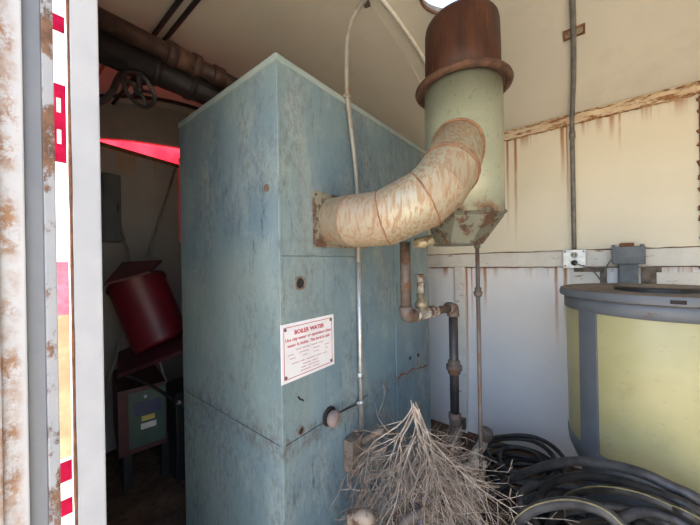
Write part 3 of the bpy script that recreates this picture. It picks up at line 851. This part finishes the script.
# ------------------------------------------------------------------ wall electrics
OX = onY(574.5, 258, YW).x
wc = thing('wall_conduit', (OX, YW - .02, RZ), 'straight dark conduit rising from the wall outlet to the ceiling', 'conduit')
YCn = YW - .03
pts = [Vector((OX, YCn, RZ + .04)), Vector((OX, YCn, 1.7)), Vector((OX, YCn, 2.0)), Vector((OX + .002, YCn - .02, 2.08))]
for py, px in ((75, 573.5), (32, 573.5), (0, 572.5), (-25, 572)):
    q = onroof(px, py); pts.append(q + Vector((0, -.010, -.016)))
m = MB(); m.tube(spline(pts, 6), .0115, 12); m.build('tube', 'conduit_dark', wc)
q = onY(574, 88, YW); m = MB(); m.cyl((OX, YCn, 2.0), (OX, YCn, 1.96), .015, n=12); m.build('coupling', 'conduit_dark', wc)
q = onroof(574, 32)
rx = Matrix.Rotation(math.atan2(arch(q.y + .01) - arch(q.y), .01), 3, 'X')
cb = thing('ceiling_clip', tuple(q), 'small rusty rectangular bracket plate behind the conduit on sloping roof', 'bracket')
m = MB()
w_, h_ = .085, .05
for a, b, c, d in ((-w_ / 2, -h_ / 2, w_ / 2, -h_ / 2 + .008), (-w_ / 2, h_ / 2 - .008, w_ / 2, h_ / 2), (-w_ / 2, -h_ / 2, -w_ / 2 + .008, h_ / 2), (w_ / 2 - .008, -h_ / 2, w_ / 2, h_ / 2), (-.008, -h_ / 2, .008, h_ / 2)):
    cc = rx @ Vector(((a + c) / 2, (b + d) / 2, -.004)) + q
    m.obox(cc, (c - a, d - b, .008), rx, .001)
m.build('frame', 'rust', cb)
m = MB(); m.obox(rx @ Vector((0, 0, -.001)) + q, (w_ - .01, h_ - .01, .002), rx); m.build('backing', 'brass', cb)
# outlet
ob = thing('wall_outlet', (OX, YW - .03, RZ - .05), 'metal duplex outlet box on the white rail under the conduit', 'outlet')
m = MB(); m.box((OX - .05, YW - .05, RZ - .052), (OX + .05, YW - .018, RZ + .048), .006); m.build('box', 'galv_dull', ob)
m = MB(); m.box((OX - .053, YW - .054, RZ - .055), (OX + .053, YW - .050, RZ + .051), .002); cv = m.build('cover_plate', 'galv', ob)
for z_ in (.021, -.025):
    m = MB(); m.lathe([(.0175, .0), (.0175, .003), (0, .003)], (OX, YW - .054, RZ + z_), (0, -1, 0), 20); so = m.build('socket', 'label_white', cv)
    for dx in (-.007, .007):
        k = MB(); k.box((OX + dx - .0015, YW - .0585, RZ + z_ - .004), (OX + dx + .0015, YW - .0570, RZ + z_ + .007)); k.build('slot', 'hole', cv)
for dx in (-.043, .043):
    for z_ in (-.043, .040):
        m = MB(); m.lathe([(.005, 0), (.004, .003), (0, .003)], (OX + dx, YW - .054, RZ + z_), (0, -1, 0), 10); m.build('screw', 'screw', cv)
# timer / transformer box on rail, plugged in with a cord
g1, g2 = onY(612, 247, YW - .08), onY(646, 264, YW - .08)
g3, g4 = onY(619, 264, YW - .06), onY(639, 284, YW - .06)
tb = thing('grey_control_box', ((g1.x + g2.x) / 2, YW - .05, g4.z), 'slate grey wall-mounted control box above the barrel lid', 'box')
m = MB(); m.box((g1.x, YW - .08, g2.z), (g2.x, YW - .018, g1.z), .004); m.build('upper_housing', 'grey_box', tb)
m = MB(); m.box((g3.x, YW - .06, g4.z - .08), (g4.x, YW - .001, g3.z + .002), .004); m.build('lower_housing', 'grey_box', tb)
m = MB(); m.box((onY(620, 245, YW - .07).x, YW - .075, g1.z), (onY(634, 245, YW - .07).x, YW - .03, g1.z + .02), .004); m.build('rusty_knob', 'rust', tb)
for xx in (g1.x + .008, g2.x - .008): 
    m = MB(); m.box((xx - .008, YW - .05, g1.z - .002), (xx + .008, YW - .03, g1.z + .012), .002); m.build('mounting_ear', 'grey_box', tb)
pl = Vector((OX, YW - .057, RZ - .025))
m = MB(); m.tube([pl, pl + Vector((0, -.03, 0)), pl + Vector((.004, -.04, -.001))], [.014, .014, .006], 10)
cord = thing('power_cord', tuple(pl), 'thin dark cord drooping from the outlet to the grey box', 'cord')
m.build('plug', 'black', cord)
cps = [pl + Vector((.002, -.04, 0)), onY(585, 267, YW - .10), onY(594, 272, YW - .09), onY(601, 280, YW - .09), onY(604, 276, YW - .08), onY(607, 266, YW - .075), onY(613, 258, YW - .07)]
m = MB(); m.tube(spline(cps, 8), .0035, 8); m.build('cable', 'conduit_dark', cord)
# grimy blocks below rail behind barrel
for i, (a, b, mt, lab) in enumerate(((571, 607, 'grimy_block', ''), (607, 618, 'wall_low', ''), (641, 662, 'grimy_block', ''), (656, 700, 'rail', ''), (570, 600, 'rail', ''))):
    pa, pb = onY(a, 266, YW), onY(b, 290, YW)
    m = MB(); m.box((pa.x, YW - (.006 if mt == 'grimy_block' else .012), pb.z - .05), (pb.x, YW, RZ - .052 - (0 if mt == 'grimy_block' else .028)), .002)
    struct('trim_%d' % (11 + i), m, mt)

# ------------------------------------------------------------------ barrel
BX, BY, BR = .215, 1.60, .288
bcen = P(652, 290, 1.16)
q1 = onZ(560, 290, 1.12)
BX, BY = bcen.x + .012, bcen.y
print('barrel', BX, BY)
ZL = 1.25 - .122
ba_ = thing('storage_drum', (BX, BY, 0), 'yellowed plastic drum with grey bands and a dusty round lid', 'drum')
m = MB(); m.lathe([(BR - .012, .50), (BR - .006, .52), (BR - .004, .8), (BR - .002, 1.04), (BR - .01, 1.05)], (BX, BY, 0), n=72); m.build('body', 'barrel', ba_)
m = MB(); m.lathe([(BR - .05, 0), (BR - .05, .33), (BR - .035, .40), (BR - .006, .47), (BR - .002, .515), (BR - .008, .525)], (BX, BY, 0), n=72); m.build('base', 'barrel_grey', ba_)
m = MB(); m.lathe([(BR - .006, ZL - .085), (BR + .003, ZL - .082), (BR + .004, ZL - .03), (BR - .004, ZL - .028)], (BX, BY, 0), n=72); m.build('rim_band', 'barrel_grey', ba_)
m = MB(); m.lathe([(BR + .004, ZL - .034), (BR + .016, ZL - .032), (BR + .019, ZL - .016), (BR + .016, ZL - .003), (BR + .008, ZL), (BR - .006, ZL - .001), (BR - .01, ZL - .008), (BR - .02, ZL - .009), (.125, ZL - .008), (.122, ZL + .007), (.115, ZL + .011), (0, ZL + .011)], (BX, BY, 0), n=80); lid = m.build('lid', 'lid', ba_)
m = MB(); m.lathe([(BR + .0195, ZL - .030), (BR + .021, ZL - .018), (BR + .017, ZL - .0035)], (BX, BY, 0), n=80); m.build('lid_edge', 'barrel_grey', lid)
m = MB(); m.lathe([(.1255, ZL - .006), (.1265, ZL + .006), (.119, ZL + .0105)], (BX, BY, 0), n=64); m.build('lid_ring', 'black', lid)
# vertical straps
def bar_at(px, w0=.03, nm='vertical_strap'):
    d_ = ray(px, 380); ox, oy = -BX, -BY
    A_ = d_.x ** 2 + d_.y ** 2; B_ = 2 * (ox * d_.x + oy * d_.y); C_ = ox * ox + oy * oy - BR ** 2
    D_ = B_ * B_ - 4 * A_ * C_
    if D_ < 0: return None
    s_ = (-B_ - math.sqrt(D_)) / (2 * A_); hit = Vector((d_.x * s_, d_.y * s_)); return math.atan2(hit.y - BY, hit.x - BX)
a1_, a2_ = bar_at(581), bar_at(597.5)
def strapm(a1_, a2_):
    m = MB(); n_ = 6; R1, R2 = BR + .005, BR - .004
    for i in range(n_):
        p_, q_ = a1_ + (a2_ - a1_) * i / n_, a1_ + (a2_ - a1_) * (i + 1) / n_
        m.slab([(BX + R2 * math.cos(p_), BY + R2 * math.sin(p_), .50), (BX + R1 * math.cos(p_), BY + R1 * math.sin(p_), .50), (BX + R1 * math.cos(q_), BY + R1 * math.sin(q_), .50), (BX + R2 * math.cos(q_), BY + R2 * math.sin(q_), .50)], (0, 0, ZL - .08 - .50))
    m.build('vertical_strap', 'barrel_grey', ba_)
if a1_ and a2_:
    strapm(a1_, a2_)
    for k in (1, 2): strapm(a1_ + k * 2 * PI / 3, a2_ + k * 2 * PI / 3)
# moulded marks on lid edge (dark block)
a_ = bar_at(678)
if a_:
    m = MB(); m.obox((BX + (BR + .02) * math.cos(a_), BY + (BR + .02) * math.sin(a_), ZL - .018), (.004, .035, .012), Matrix.Rotation(a_, 3, 'Z'), .001); m.build('moulded_mark', 'hole', lid)

# ------------------------------------------------------------------ hoses
def hose(pts, r, mt, label, k=10, stripe=False, parent_name='hose', closed=False):
    sp_ = spline(pts, k)
    t_ = thing(parent_name, tuple(sp_[0]), label, 'hose')
    m = MB(); m.tube(sp_, r, 12); m.build('jacket', mt, t_)
    if stripe:
        s2 = []
        for i, p_ in enumerate(sp_):
            d_ = (EYE * 0 + Vector((-.25, -.55, .8))).normalized()
            tt_ = (sp_[min(i + 1, len(sp_) - 1)] - sp_[max(i - 1, 0)]).normalized()
            n_ = (d_ - tt_ * d_.dot(tt_)).normalized(); s2.append(p_ + n_ * r * .93)
        q = MB(); q.tube(s2, r * .17, 6); q.build('yellow_stripe', 'stripe', t_)
    return t_
hose([P(492, 500, 1.45), P(498, 488, 1.42), P(518, 476, 1.30), P(538, 468, 1.18), P(570, 461.5, 1.03), P(605, 464, .93), P(641, 473, .85), P(672, 487, .80), P(702, 502, .77), P(750, 540, .8), P(800, 640, .9)], 0.01453, 'hose_grey', 'large grey-black hose arching from branches across the drum front, topmost')
hose([P(530, 520, 1.25), P(543, 491, 1.2), P(556, 481, 1.1), P(580, 476, 1.0), P(614, 480, .90), P(659, 494, .80), P(697, 512, .75), P(760, 560, .8), P(800, 640, .9)], 0.01370, 'hose', 'plain black hose arching just under the topmost grey-black hose')
hose([P(556, 520, 1.2), P(565, 501, 1.1), P(582, 492, .98), P(608, 489.5, .87), P(640, 495, .80), P(672, 508, .75), P(700, 524, .72), P(760, 590, .8)], 0.01204, 'hose', 'black hose with a faint yellow stripe between two larger loops', stripe=True)
hose([P(508, 560, .95), P(514, 530, .93), P(524, 516, .90), P(540, 507, .87), P(568, 502.5, .82), P(596, 508, .77), P(616, 521, .74), P(630, 545, .74), P(640, 620, .8)], 0.01453, 'hose_grey', 'nearest dark hose loop with a clear yellow stripe at the bottom edge', stripe=True)
hose([P(545, 535, 1.1), P(556, 516, 1.02), P(580, 508, .92), P(615, 507, .86), P(650, 517, .80), P(680, 535, .76), P(720, 600, .8)], 0.01328, 'hose', 'plain black hose tucked between the two striped loops')
hose([P(600, 545, .9), P(618, 522, .84), P(640, 512, .80), P(665, 516, .76), P(690, 530, .73), P(720, 570, .75)], 0.01245, 'hose_grey', 'short black hose curve in the bottom right corner', stripe=False)
def coil(cx, cy, z0, r1, r2, turns, r, mt, label, tilt=(0, 0), seed=0, stripe=False):
    rg = random.Random(seed); pts = []
    n_ = int(turns * 16)
    for i in range(n_ + 1):
        a = 2 * PI * i / 16; f = i / n_
        rr_ = r1 + (r2 - r1) * (.5 + .5 * math.sin(f * turns * 1.7 + seed)) + .012 * math.sin(a * 2 + f * 9)
        x, y = rr_ * math.cos(a + seed), rr_ * math.sin(a + seed)
        pts.append((cx + x, cy + y, z0 + f * turns * r * 1.7 + tilt[0] * x + tilt[1] * y + .008 * math.sin(3 * a + seed)))
    m = MB(); m.tube(spline(pts, 3), r, 10)
    return solo('coiled_hose', m, mt, label, 'hose')
cc = P(524, 520, 1.62)
coil(cc.x, cc.y, .02, .11, .20, 9, .0115, 'hose', 'coil of black hose on the floor against the white wall', (.0, .06), 1)
coil(.22, 1.02, .04, .27, .33, 13, .0165, 'hose', 'heaped black hose coil on the floor in front of the drum', (0, 0), 2)
coil(-.02, 1.42, .03, .16, .22, 9, .0155, 'hose_grey', 'dark grey hose coil left of the drum base', (.05, .05), 4)

# ------------------------------------------------------------------ dead branches
apex = P(415, 405, 1.12)
BC = Vector((-.47, 1.02, 0))
rg = random.Random(11)
br = thing('dead_brush', (apex.x, apex.y, 0), 'bundle of dry grey dead branches leaning on the boiler side', 'dead branches')
mains = MB(); tw = MB(); tw2 = MB()
def clampp(p_):
    p_.x = max(p_.x, XB + .10); p_.z = max(p_.z, .004)
    return p_
def branch(p_, d_, ln, r, depth):
    n_ = max(4, int(ln / .035)); pts = [p_.copy()]; dirs = []
    c = p_.copy(); dd = d_.normalized()
    for i in range(n_):
        dd = (dd + Vector((rg.gauss(0, .13), rg.gauss(0, .13), rg.gauss(0, .11) - .015))).normalized()
        c = clampp(c + dd * ln / n_); pts.append(c.copy()); dirs.append(dd.copy())
    rs = [max(.0008, r * (1 - .75 * i / n_)) for i in range(n_ + 1)]
    (mains if depth == 0 else tw if depth == 1 else tw2).tube(pts, rs, 5 if depth < 2 else 3, cap=False)
    if depth < 3:
        cnt = (int(ln * 52), int(ln * 44), int(ln * 14))[depth]
        for k in range(cnt):
            i = rg.randrange(1, n_ + 1) if depth else min(n_, int(1 + n_ * (.12 + .88 * rg.random())))
            base = pts[i]; b_d = dirs[i - 1]
            perp = b_d.cross(Vector((rg.gauss(0, 1), rg.gauss(0, 1), rg.gauss(0, 1)))).normalized()
            nd = (b_d * rg.uniform(.6, 1.1) + perp * rg.uniform(.5, 1.4)).normalized()
            l2 = ln * rg.uniform(.22, .5) * (1 - .45 * i / n_)
            if l2 > .02: branch(base, nd, l2, max(.0009, rs[i] * .62), depth + 1)
for k in range(16):
    a = 2 * PI * k / 16 + rg.uniform(-.2, .2)
    sp_ = rg.uniform(.2, .72)
    d_ = (r0 * (math.cos(a) * sp_ * 1.0 + .11) - Vector((fw.x, fw.y, 0)) * (math.sin(a) * sp_ * .8 + .05) + Vector((0, 0, -1))).normalized()
    st0 = apex + Vector((rg.gauss(0, .008), rg.gauss(0, .008), rg.uniform(-.03, .012)))
    branch(st0, d_, rg.uniform(.45, .72), rg.uniform(.002, .0038), 0)
for k in range(5): # low side ones sweeping out left and right
    d_ = (r0 * (-1 if k % 2 else 1) * rg.uniform(.5, .9) - fw * .3 + Vector((0, 0, -1))).normalized()
    branch(apex + Vector((0, 0, -.08 - .04 * k)), d_, .5, .0035, 0)
mains.build('stems', 'twig', br); tw.build('side_branches', 'twig', br); o = tw2.build('fine_twigs', 'twig2', br)
o['kind'] = 'stuff'
print('brush polys', len(o.data.polygons))

# ------------------------------------------------------------------ floor fittings under branches
e1 = [P(370, 560, .95), P(368, 530, .95), P(362, 520, .955), P(352, 521, .96)]
solo('floor_pipe_elbow', MB().tube(spline([Vector((P(366, 600, .95).x, P(366, 600, .95).y, .0)), P(369, 560, .95), P(369, 524, .95), P(363, 517, .95), P(352, 519, .97)], 6), [.024] * 24 + [.027], 14), 'cream_pipe', 'stubby tan pipe elbow at the foot of the boiler beside the branches', 'pipe')
solo('curved_pipe', MB().tube(spline([P(398, 545, 1.0), P(404, 524, 1.0), P(416, 515, 1.0), P(430, 512, 1.02), P(445, 518, 1.04), P(460, 530, 1.05)], 6), .017, 12), 'pipe_rust', 'curved rusty brown pipe low among the branches', 'pipe')
solo('blue_tube', MB().tube(spline([P(413, 500, 1.12), P(418, 512, 1.1), P(421, 530, 1.08), P(421, 560, 1.05)], 5), .011, 8), 'blue', 'bit of blue tube showing between the branches', 'tube')
w1 = thing('stub_pipe', tuple(P(480, 470, 1.5)), 'cream painted pipe stub with rusted cap behind the thin rod', 'pipe')
m = MB(); m.tube(spline([P(470, 500, 1.55), P(472, 470, 1.55), P(475, 455, 1.54), P(481, 446, 1.52), P(485, 436, 1.5)], 6), .024, 14); m.build('pipe_body', 'cream_light', w1)
m = MB(); m.tube([P(484, 440, 1.5), P(484.5, 438, 1.5), P(486.5, 431, 1.49), P(487, 428.5, 1.49)], [.024, .031, .031, .024], 12); m.build('threaded_cap', 'pipe_rust', w1)
m = MB(); m.tube([P(467, 474, 1.55), P(478, 462, 1.53), P(486, 466, 1.51)], [.022, .032, .022], 12); m.build('cross_fitting', 'cream_light', w1)
# leaf litter and sticks on the floor, uncountable
rg = random.Random(5); m = MB()
for k in range(900):
    x, y = rg.uniform(-.75, .3), rg.uniform(.7, 2.18)
    a = rg.uniform(0, PI); l = rg.uniform(.012, .05); h = rg.uniform(.002, .03)
    if rg.random() < .5: m.tube([(x, y, h), (x + l * math.cos(a), y + l * math.sin(a), rg.uniform(.002, .03))], .0016, 4)
    else: m.obox((x, y, h + .004), (l * .7, l * .4, .0012), Matrix.Rotation(a, 3, 'Z') @ Matrix.Rotation(rg.uniform(-.5, .5), 3, 'X'))
o = m.build('leaf_litter', 'leaf', None, label='dry leaf litter and sticks strewn over the dirt floor', category='litter', kind='stuff')

# ------------------------------------------------------------------ overhead pipes at the left
XO = -1.385
a = onX(103, 20, XO); b = onX(236, 86, XO); z_ = (a.z + b.z) / 2
print('overhead', a, b)
op_ = thing('overhead_pipe', (XO, .3, z_), 'rusty brown overhead pipe with couplings running over the boiler', 'pipe')
m = MB(); m.cyl((XO, .205, z_), (XO, 2.2, z_), .036); m.build('pipe_run', 'pipe_brown', op_)
for (pa, pb) in ((168, 176), (196, 204), (213, 221)):
    y_a, y_b = onX(pa, 60, XO).y, onX(pb, 70, XO).y
for px, w, r_ in ((171, .022, .048), (195, .02, .050), (217, .03, .046)):
    yy = onX(px, 55, XO).y; m = MB(); m.tube([(XO, yy - w, z_), (XO, yy - w * .8, z_), (XO, yy + w * .8, z_), (XO, yy + w, z_)], [.037, r_, r_, .037], 16); m.build('coupling', 'pipe_brown', op_)
yy0, yy1 = onX(173, 55, XO).y, onX(193, 60, XO).y
m = MB(); m.cyl((XO, yy0, z_), (XO, yy1, z_), .043); m.build('union_sleeve', 'collar', op_)
XO2 = -1.52
a = onX(103, 48, XO2); b = onX(212, 94, XO2); z2 = (a.z + b.z) / 2
print('overhead2', a, b)
op2 = thing('overhead_main', (XO2, .3, z2), 'thick dark overhead pipe below the rusty pipe', 'pipe')
m = MB(); m.cyl((XO2, .205, z2), (XO2, 2.2, z2), .064, n=32); m.build('pipe_run', 'pipe_dark', op2)
for px in (150, 186):
    yy = onX(px, 72, XO2).y; m = MB(); m.cyl((XO2, yy, z2), (XO2, yy + .025, z2), .070); m.build('joint_band', 'pipe_dark', op2)
m = MB(); m.box((XO2 + .03, .9, z2 + .052), (XO2 + .06, 1.25, z2 + .058)); 
m.bm.free()
# valve below, with handwheel
hv = P(137, 88, 1.30)
va = thing('gate_valve', tuple(hv), 'black gate valve with spoked handwheel under the dark overhead pipe', 'valve')
ax_ = Vector((.35, -.25, -1)).normalized()
top_ = Vector((XO2, onX(140, 70, XO2).y, z2 - .05))
hv = top_ + ax_ * .10; hv = P(139, 90, 1.28)
ax_ = (hv - top_).normalized()
m = MB(); m.tube([top_, top_ + ax_ * .03, top_ + ax_ * .035, hv], [.035, .03, .014, .010], 12); m.build('bonnet', 'pipe_dark', va)
u_ = ax_.cross(Vector((0, 1, 0))).normalized(); v_ = ax_.cross(u_)
wn = (ax_ * .5 + Vector((.2, -.7, -.2))).normalized(); u_ = wn.cross(Vector((0, 0, 1))).normalized(); v_ = wn.cross(u_)
m = MB(); m.tube([hv + (u_ * math.cos(2 * PI * k / 36) + v_ * math.sin(2 * PI * k / 36)) * (.068 + .002 * math.cos(10 * PI * k / 36)) for k in range(36)], .0085, 8, closed=True)
for k in range(5): 
    d_ = u_ * math.cos(2 * PI * k / 5 + .3) + v_ * math.sin(2 * PI * k / 5 + .3); m.tube([hv, hv + d_ * .068], .007, 6)
m.tube([hv - wn * .012, hv + wn * .014], .016, 10)
m.build('handwheel', 'pipe_black', va)
m = MB(); m.tube(spline([P(131, 72, 1.35), P(120, 76, 1.3), P(112, 92, 1.25), P(103, 101, 1.2), P(92, 103, 1.15)], 6), .013, 8); m.build('drain_arm', 'pipe_black', va)
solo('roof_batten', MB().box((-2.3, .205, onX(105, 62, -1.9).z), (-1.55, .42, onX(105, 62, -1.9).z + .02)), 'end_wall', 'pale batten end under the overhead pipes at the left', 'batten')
# ceiling cables
q0 = onroof(177, 1); q1 = onroof(194, 1)
for i, (q, lab) in enumerate(((q0, 'left black cable of the pair fixed along the roof above the pipes'), (q1, 'right black cable of the pair fixed along the roof above the pipes'))):
    m = MB(); m.tube([(XE + .02, q.y, arch(q.y) - .012), (-1.9, q.y, arch(q.y) - .012), (q.x, q.y, arch(q.y) - .012), (-.9, q.y, arch(q.y) - .012)], .0105, 8)
    solo('roof_cable', m, 'black', lab, 'cable', 'pair of black cables on the roof')
# white tube on the roof running down to the eaves
ta, tb_ = onroof(385, 0), onroof(424, 57); xt = (ta.x + tb_.x) / 2
m = MB(); pts = []
for i in range(26):
    f = i / 25; y = .4 + (2.19 - .4) * f; x = ta.x + (tb_.x - ta.x) * (y - ta.y) / (tb_.y - ta.y)
    pts.append((x, y, arch(y) - .012))
m.tube(pts, .010, 8); solo('roof_conduit', m, 'tube_white', 'white painted conduit curving across the roof behind the stack', 'conduit')

# ------------------------------------------------------------------ dark end of the room
pa, pb = onX(99, 174, XE), onX(119, 243, XE)
ep = thing('electrical_panel', (XE + .04, (pa.y + pb.y) / 2, pb.z), 'grey electrical panel on the dark end wall at left', 'panel')
m = MB(); m.box((XE, pa.y, pb.z), (XE + .07, pb.y, pa.z), .006); m.build('cabinet', 'panel_grey', ep)
m = MB(); m.box((XE + .07, pa.y + .01, pb.z + .01), (XE + .077, pb.y - .01, pa.z - .01), .003); dd_ = m.build('door', 'panel_grey', ep)
m = MB(); m.box((XE + .077, pb.y - .03, (pa.z + pb.z) / 2 - .03), (XE + .088, pb.y - .018, (pa.z + pb.z) / 2 + .03), .003); m.build('latch', 'black', dd_)
def to_floor(a, b):
    return b + (b - a) * (b.z / (a.z - b.z)) * .995
solo('leaning_rod', MB().tube([onX(117, 214, XE + .03), to_floor(onX(117, 214, XE + .03), P(131, 262, 1.98))], .008, 8), 'galv_dull', 'thin rod slanting down from beside the grey panel', 'rod', 'slanting rods behind the red bin')
solo('leaning_rod', MB().tube([onX(176, 168, XE + .03), to_floor(onX(176, 168, XE + .03), P(147, 260, 2.08))], .008, 8), 'galv_dull', 'long thin rod leaning from the corner behind the red bin', 'rod', 'slanting rods behind the red bin')
# red bin, tilted, lid ajar
top_c = P(137, 282, 1.78); bot_c = P(163, 344, 1.74)
ax_ = (top_c - bot_c).normalized(); hgt = (top_c - bot_c).length
rb_ = thing('red_drum', tuple(bot_c), 'dark red metal bin lying tilted with its lid ajar', 'bin')
rr_ = .145
m = MB(); m.lathe([(0, 0), (rr_ * .93, 0), (rr_ * .96, .02), (rr_, .05), (rr_, hgt), (rr_ + .006, hgt + .004), (rr_ - .012, hgt), (rr_ - .012, .03), (0, .02)], bot_c, ax_, 40); m.build('body', 'red_bin', rb_)
m = MB(); m.lathe([(rr_ + .006, hgt - .02), (rr_ + .01, hgt - .012), (rr_ + .006, hgt)], bot_c, ax_, 40); m.build('rim', 'maroon', rb_)
m = MB()
lid_pts = [P(104, 284, 1.55), P(122, 262, 1.85), P(162, 260, 1.82), P(150, 271, 1.62)]
m.slab(lid_pts, (0, 0, -.012)); m.build('lid_flap', 'red_lid', rb_)
# tilted maroon board under bin
m = MB(); m.slab([P(117, 375, 1.55), P(118, 352, 1.80), P(195, 318, 1.95), P(195, 345, 1.55)], (0, 0, -.02))
solo('tilted_board', m, 'maroon', 'dark maroon board sloping below the red bin', 'board')
# green box machine with stuff on top
ga = P(120, 392, 1.55); 
gm = thing('portable_machine', tuple(onZ(150, 480, .28)), 'green fronted box machine with dark label standing in the dark corner', 'machine')
f1, f2, f3, f4 = P(127, 394, 1.60), P(166, 386, 1.72), P(165, 436, 1.72), P(127, 452, 1.60)
f3.x, f3.y = f2.x, f2.y; f4.x, f4.y = f1.x, f1.y; f2.z = f1.z; f3.z = f4.z
nrm = (f2 - f1).cross(zz).normalized()
if nrm.dot(EYE - f1) < 0: nrm = -nrm
fe = (f2 - f1) * -.22
m = MB(); m.slab([f1 + fe + zz * .02, f2 + zz * .02, f3 - zz * .02, f4 + fe - zz * .02], -nrm * .45); m.build('housing', 'maroon', gm)
m = MB(); m.slab([f1 + nrm * .006 + (f2 - f1) * .03, f2 + nrm * .006 - (f2 - f1) * .03, f3 + nrm * .006 - (f2 - f1) * .03 + zz * .01, f4 + nrm * .006 + (f2 - f1) * .03 + zz * .01], -nrm * .006); gp = m.build('front_plate', 'green_box', gm)
def onf(u0, v0, u1, v1, mt, nm):
    e = f2 - f1; w = f1.z - f4.z
    q = lambda u, v: f1 + e * u + zz * (-v * w) + nrm * .009
    mm = MB(); mm.slab([q(u0, v0), q(u1, v0), q(u1, v1), q(u0, v1)], -nrm * .003); return mm.build(nm, mt, gp)
onf(.16, .20, .86, .42, 'label_dark', 'label'); onf(.34, .45, .68, .54, 'label_yellow', 'label'); onf(.32, .58, .72, .68, 'label_white', 'label')
m = MB(); m.lathe([(.012, 0), (.012, .02), (0, .02)], f1 + (f2 - f1) * .45 - zz * .03 + nrm * .006, nrm, 12); m.build('dial', 'galv', gp)
# four stubby feet down to the floor
for q in (f4 - nrm * .08, f3 - nrm * .08, f4 - nrm * .4, f3 - nrm * .4):
    m = MB(); cpt = q + (f1 + f2 - q * 2) * .0; m.box((q.x - .02 + (.03 if q.x < (f3.x + f4.x) / 2 else -.03) * 0, q.y - .02, 0), (q.x + .02, q.y + .02, q.z + .002), .003); m.build('leg', 'black', gm)
solo('machine_lead', MB().tube(spline([P(115, 372, 1.6), P(135, 378, 1.62), P(155, 388, 1.6), P(172, 399, 1.55), P(181, 404, 1.5), P(196, 410, 1.5)], 6), .009, 8), 'black', 'black lead lying over the top of the green box machine', 'cable')
m = MB(); m.tube([P(178, 402, 1.5), P(181, 403, 1.5)], [.010, .008], 10); solo('cable_end', m, 'knob_pink', 'pale tip of a lead at the edge of the boiler', 'connector')
bx = P(176, 396, 1.75)
m = MB(); m.box((bx.x - .2, bx.y - .02, 0), (bx.x + .05, bx.y + .25, bx.z + .03), .006); tool = solo('dark_toolbox', m, 'black', 'dark grey case beside the green box machine', 'case')
fx, fy = bx.x - .2, bx.y - .02

# ------------------------------------------------------------------ light
w = bpy.data.worlds.new('sky'); S.world = w; w.use_nodes = True
nt = w.node_tree; bg = nt.nodes['Background']
sky = nt.nodes.new('ShaderNodeTexSky'); sky.sky_type = 'NISHITA'
SUN_EL = R(52); 
sun_from = Vector((-.93, -.36, 0)).normalized() * math.cos(SUN_EL) + Vector((0, 0, math.sin(SUN_EL)))
sky.sun_disc = False; sky.sun_elevation = SUN_EL
sky.sun_rotation = math.atan2(sun_from.x, sun_from.y)
sky.dust_density = 3; sky.air_density = 1.0
nt.links.new(sky.outputs[0], bg.inputs[0]); bg.inputs[1].default_value = .30
sl = bpy.data.lights.new('sun', 'SUN'); sl.energy = 5.0; sl.angle = R(.6); sl.color = (1, .95, .86)
so = bpy.data.objects.new('sun', sl); COL.objects.link(so)
so.rotation_euler = (-sun_from).to_track_quat('-Z', 'Y').to_euler()

S.view_settings.view_transform = 'Standard'; S.view_settings.look = 'None'
S.view_settings.gamma = 1; S.view_settings.use_curve_mapping = False
S.view_settings.exposure = 1.75
S.cycles.use_denoising = True
S.cycles.max_bounces = 10; S.cycles.diffuse_bounces = 6
S.cycles.caustics_reflective = False; S.cycles.caustics_refractive = False
for o in list(bpy.data.objects):
    if '_o' in o.keys(): del o['_o']
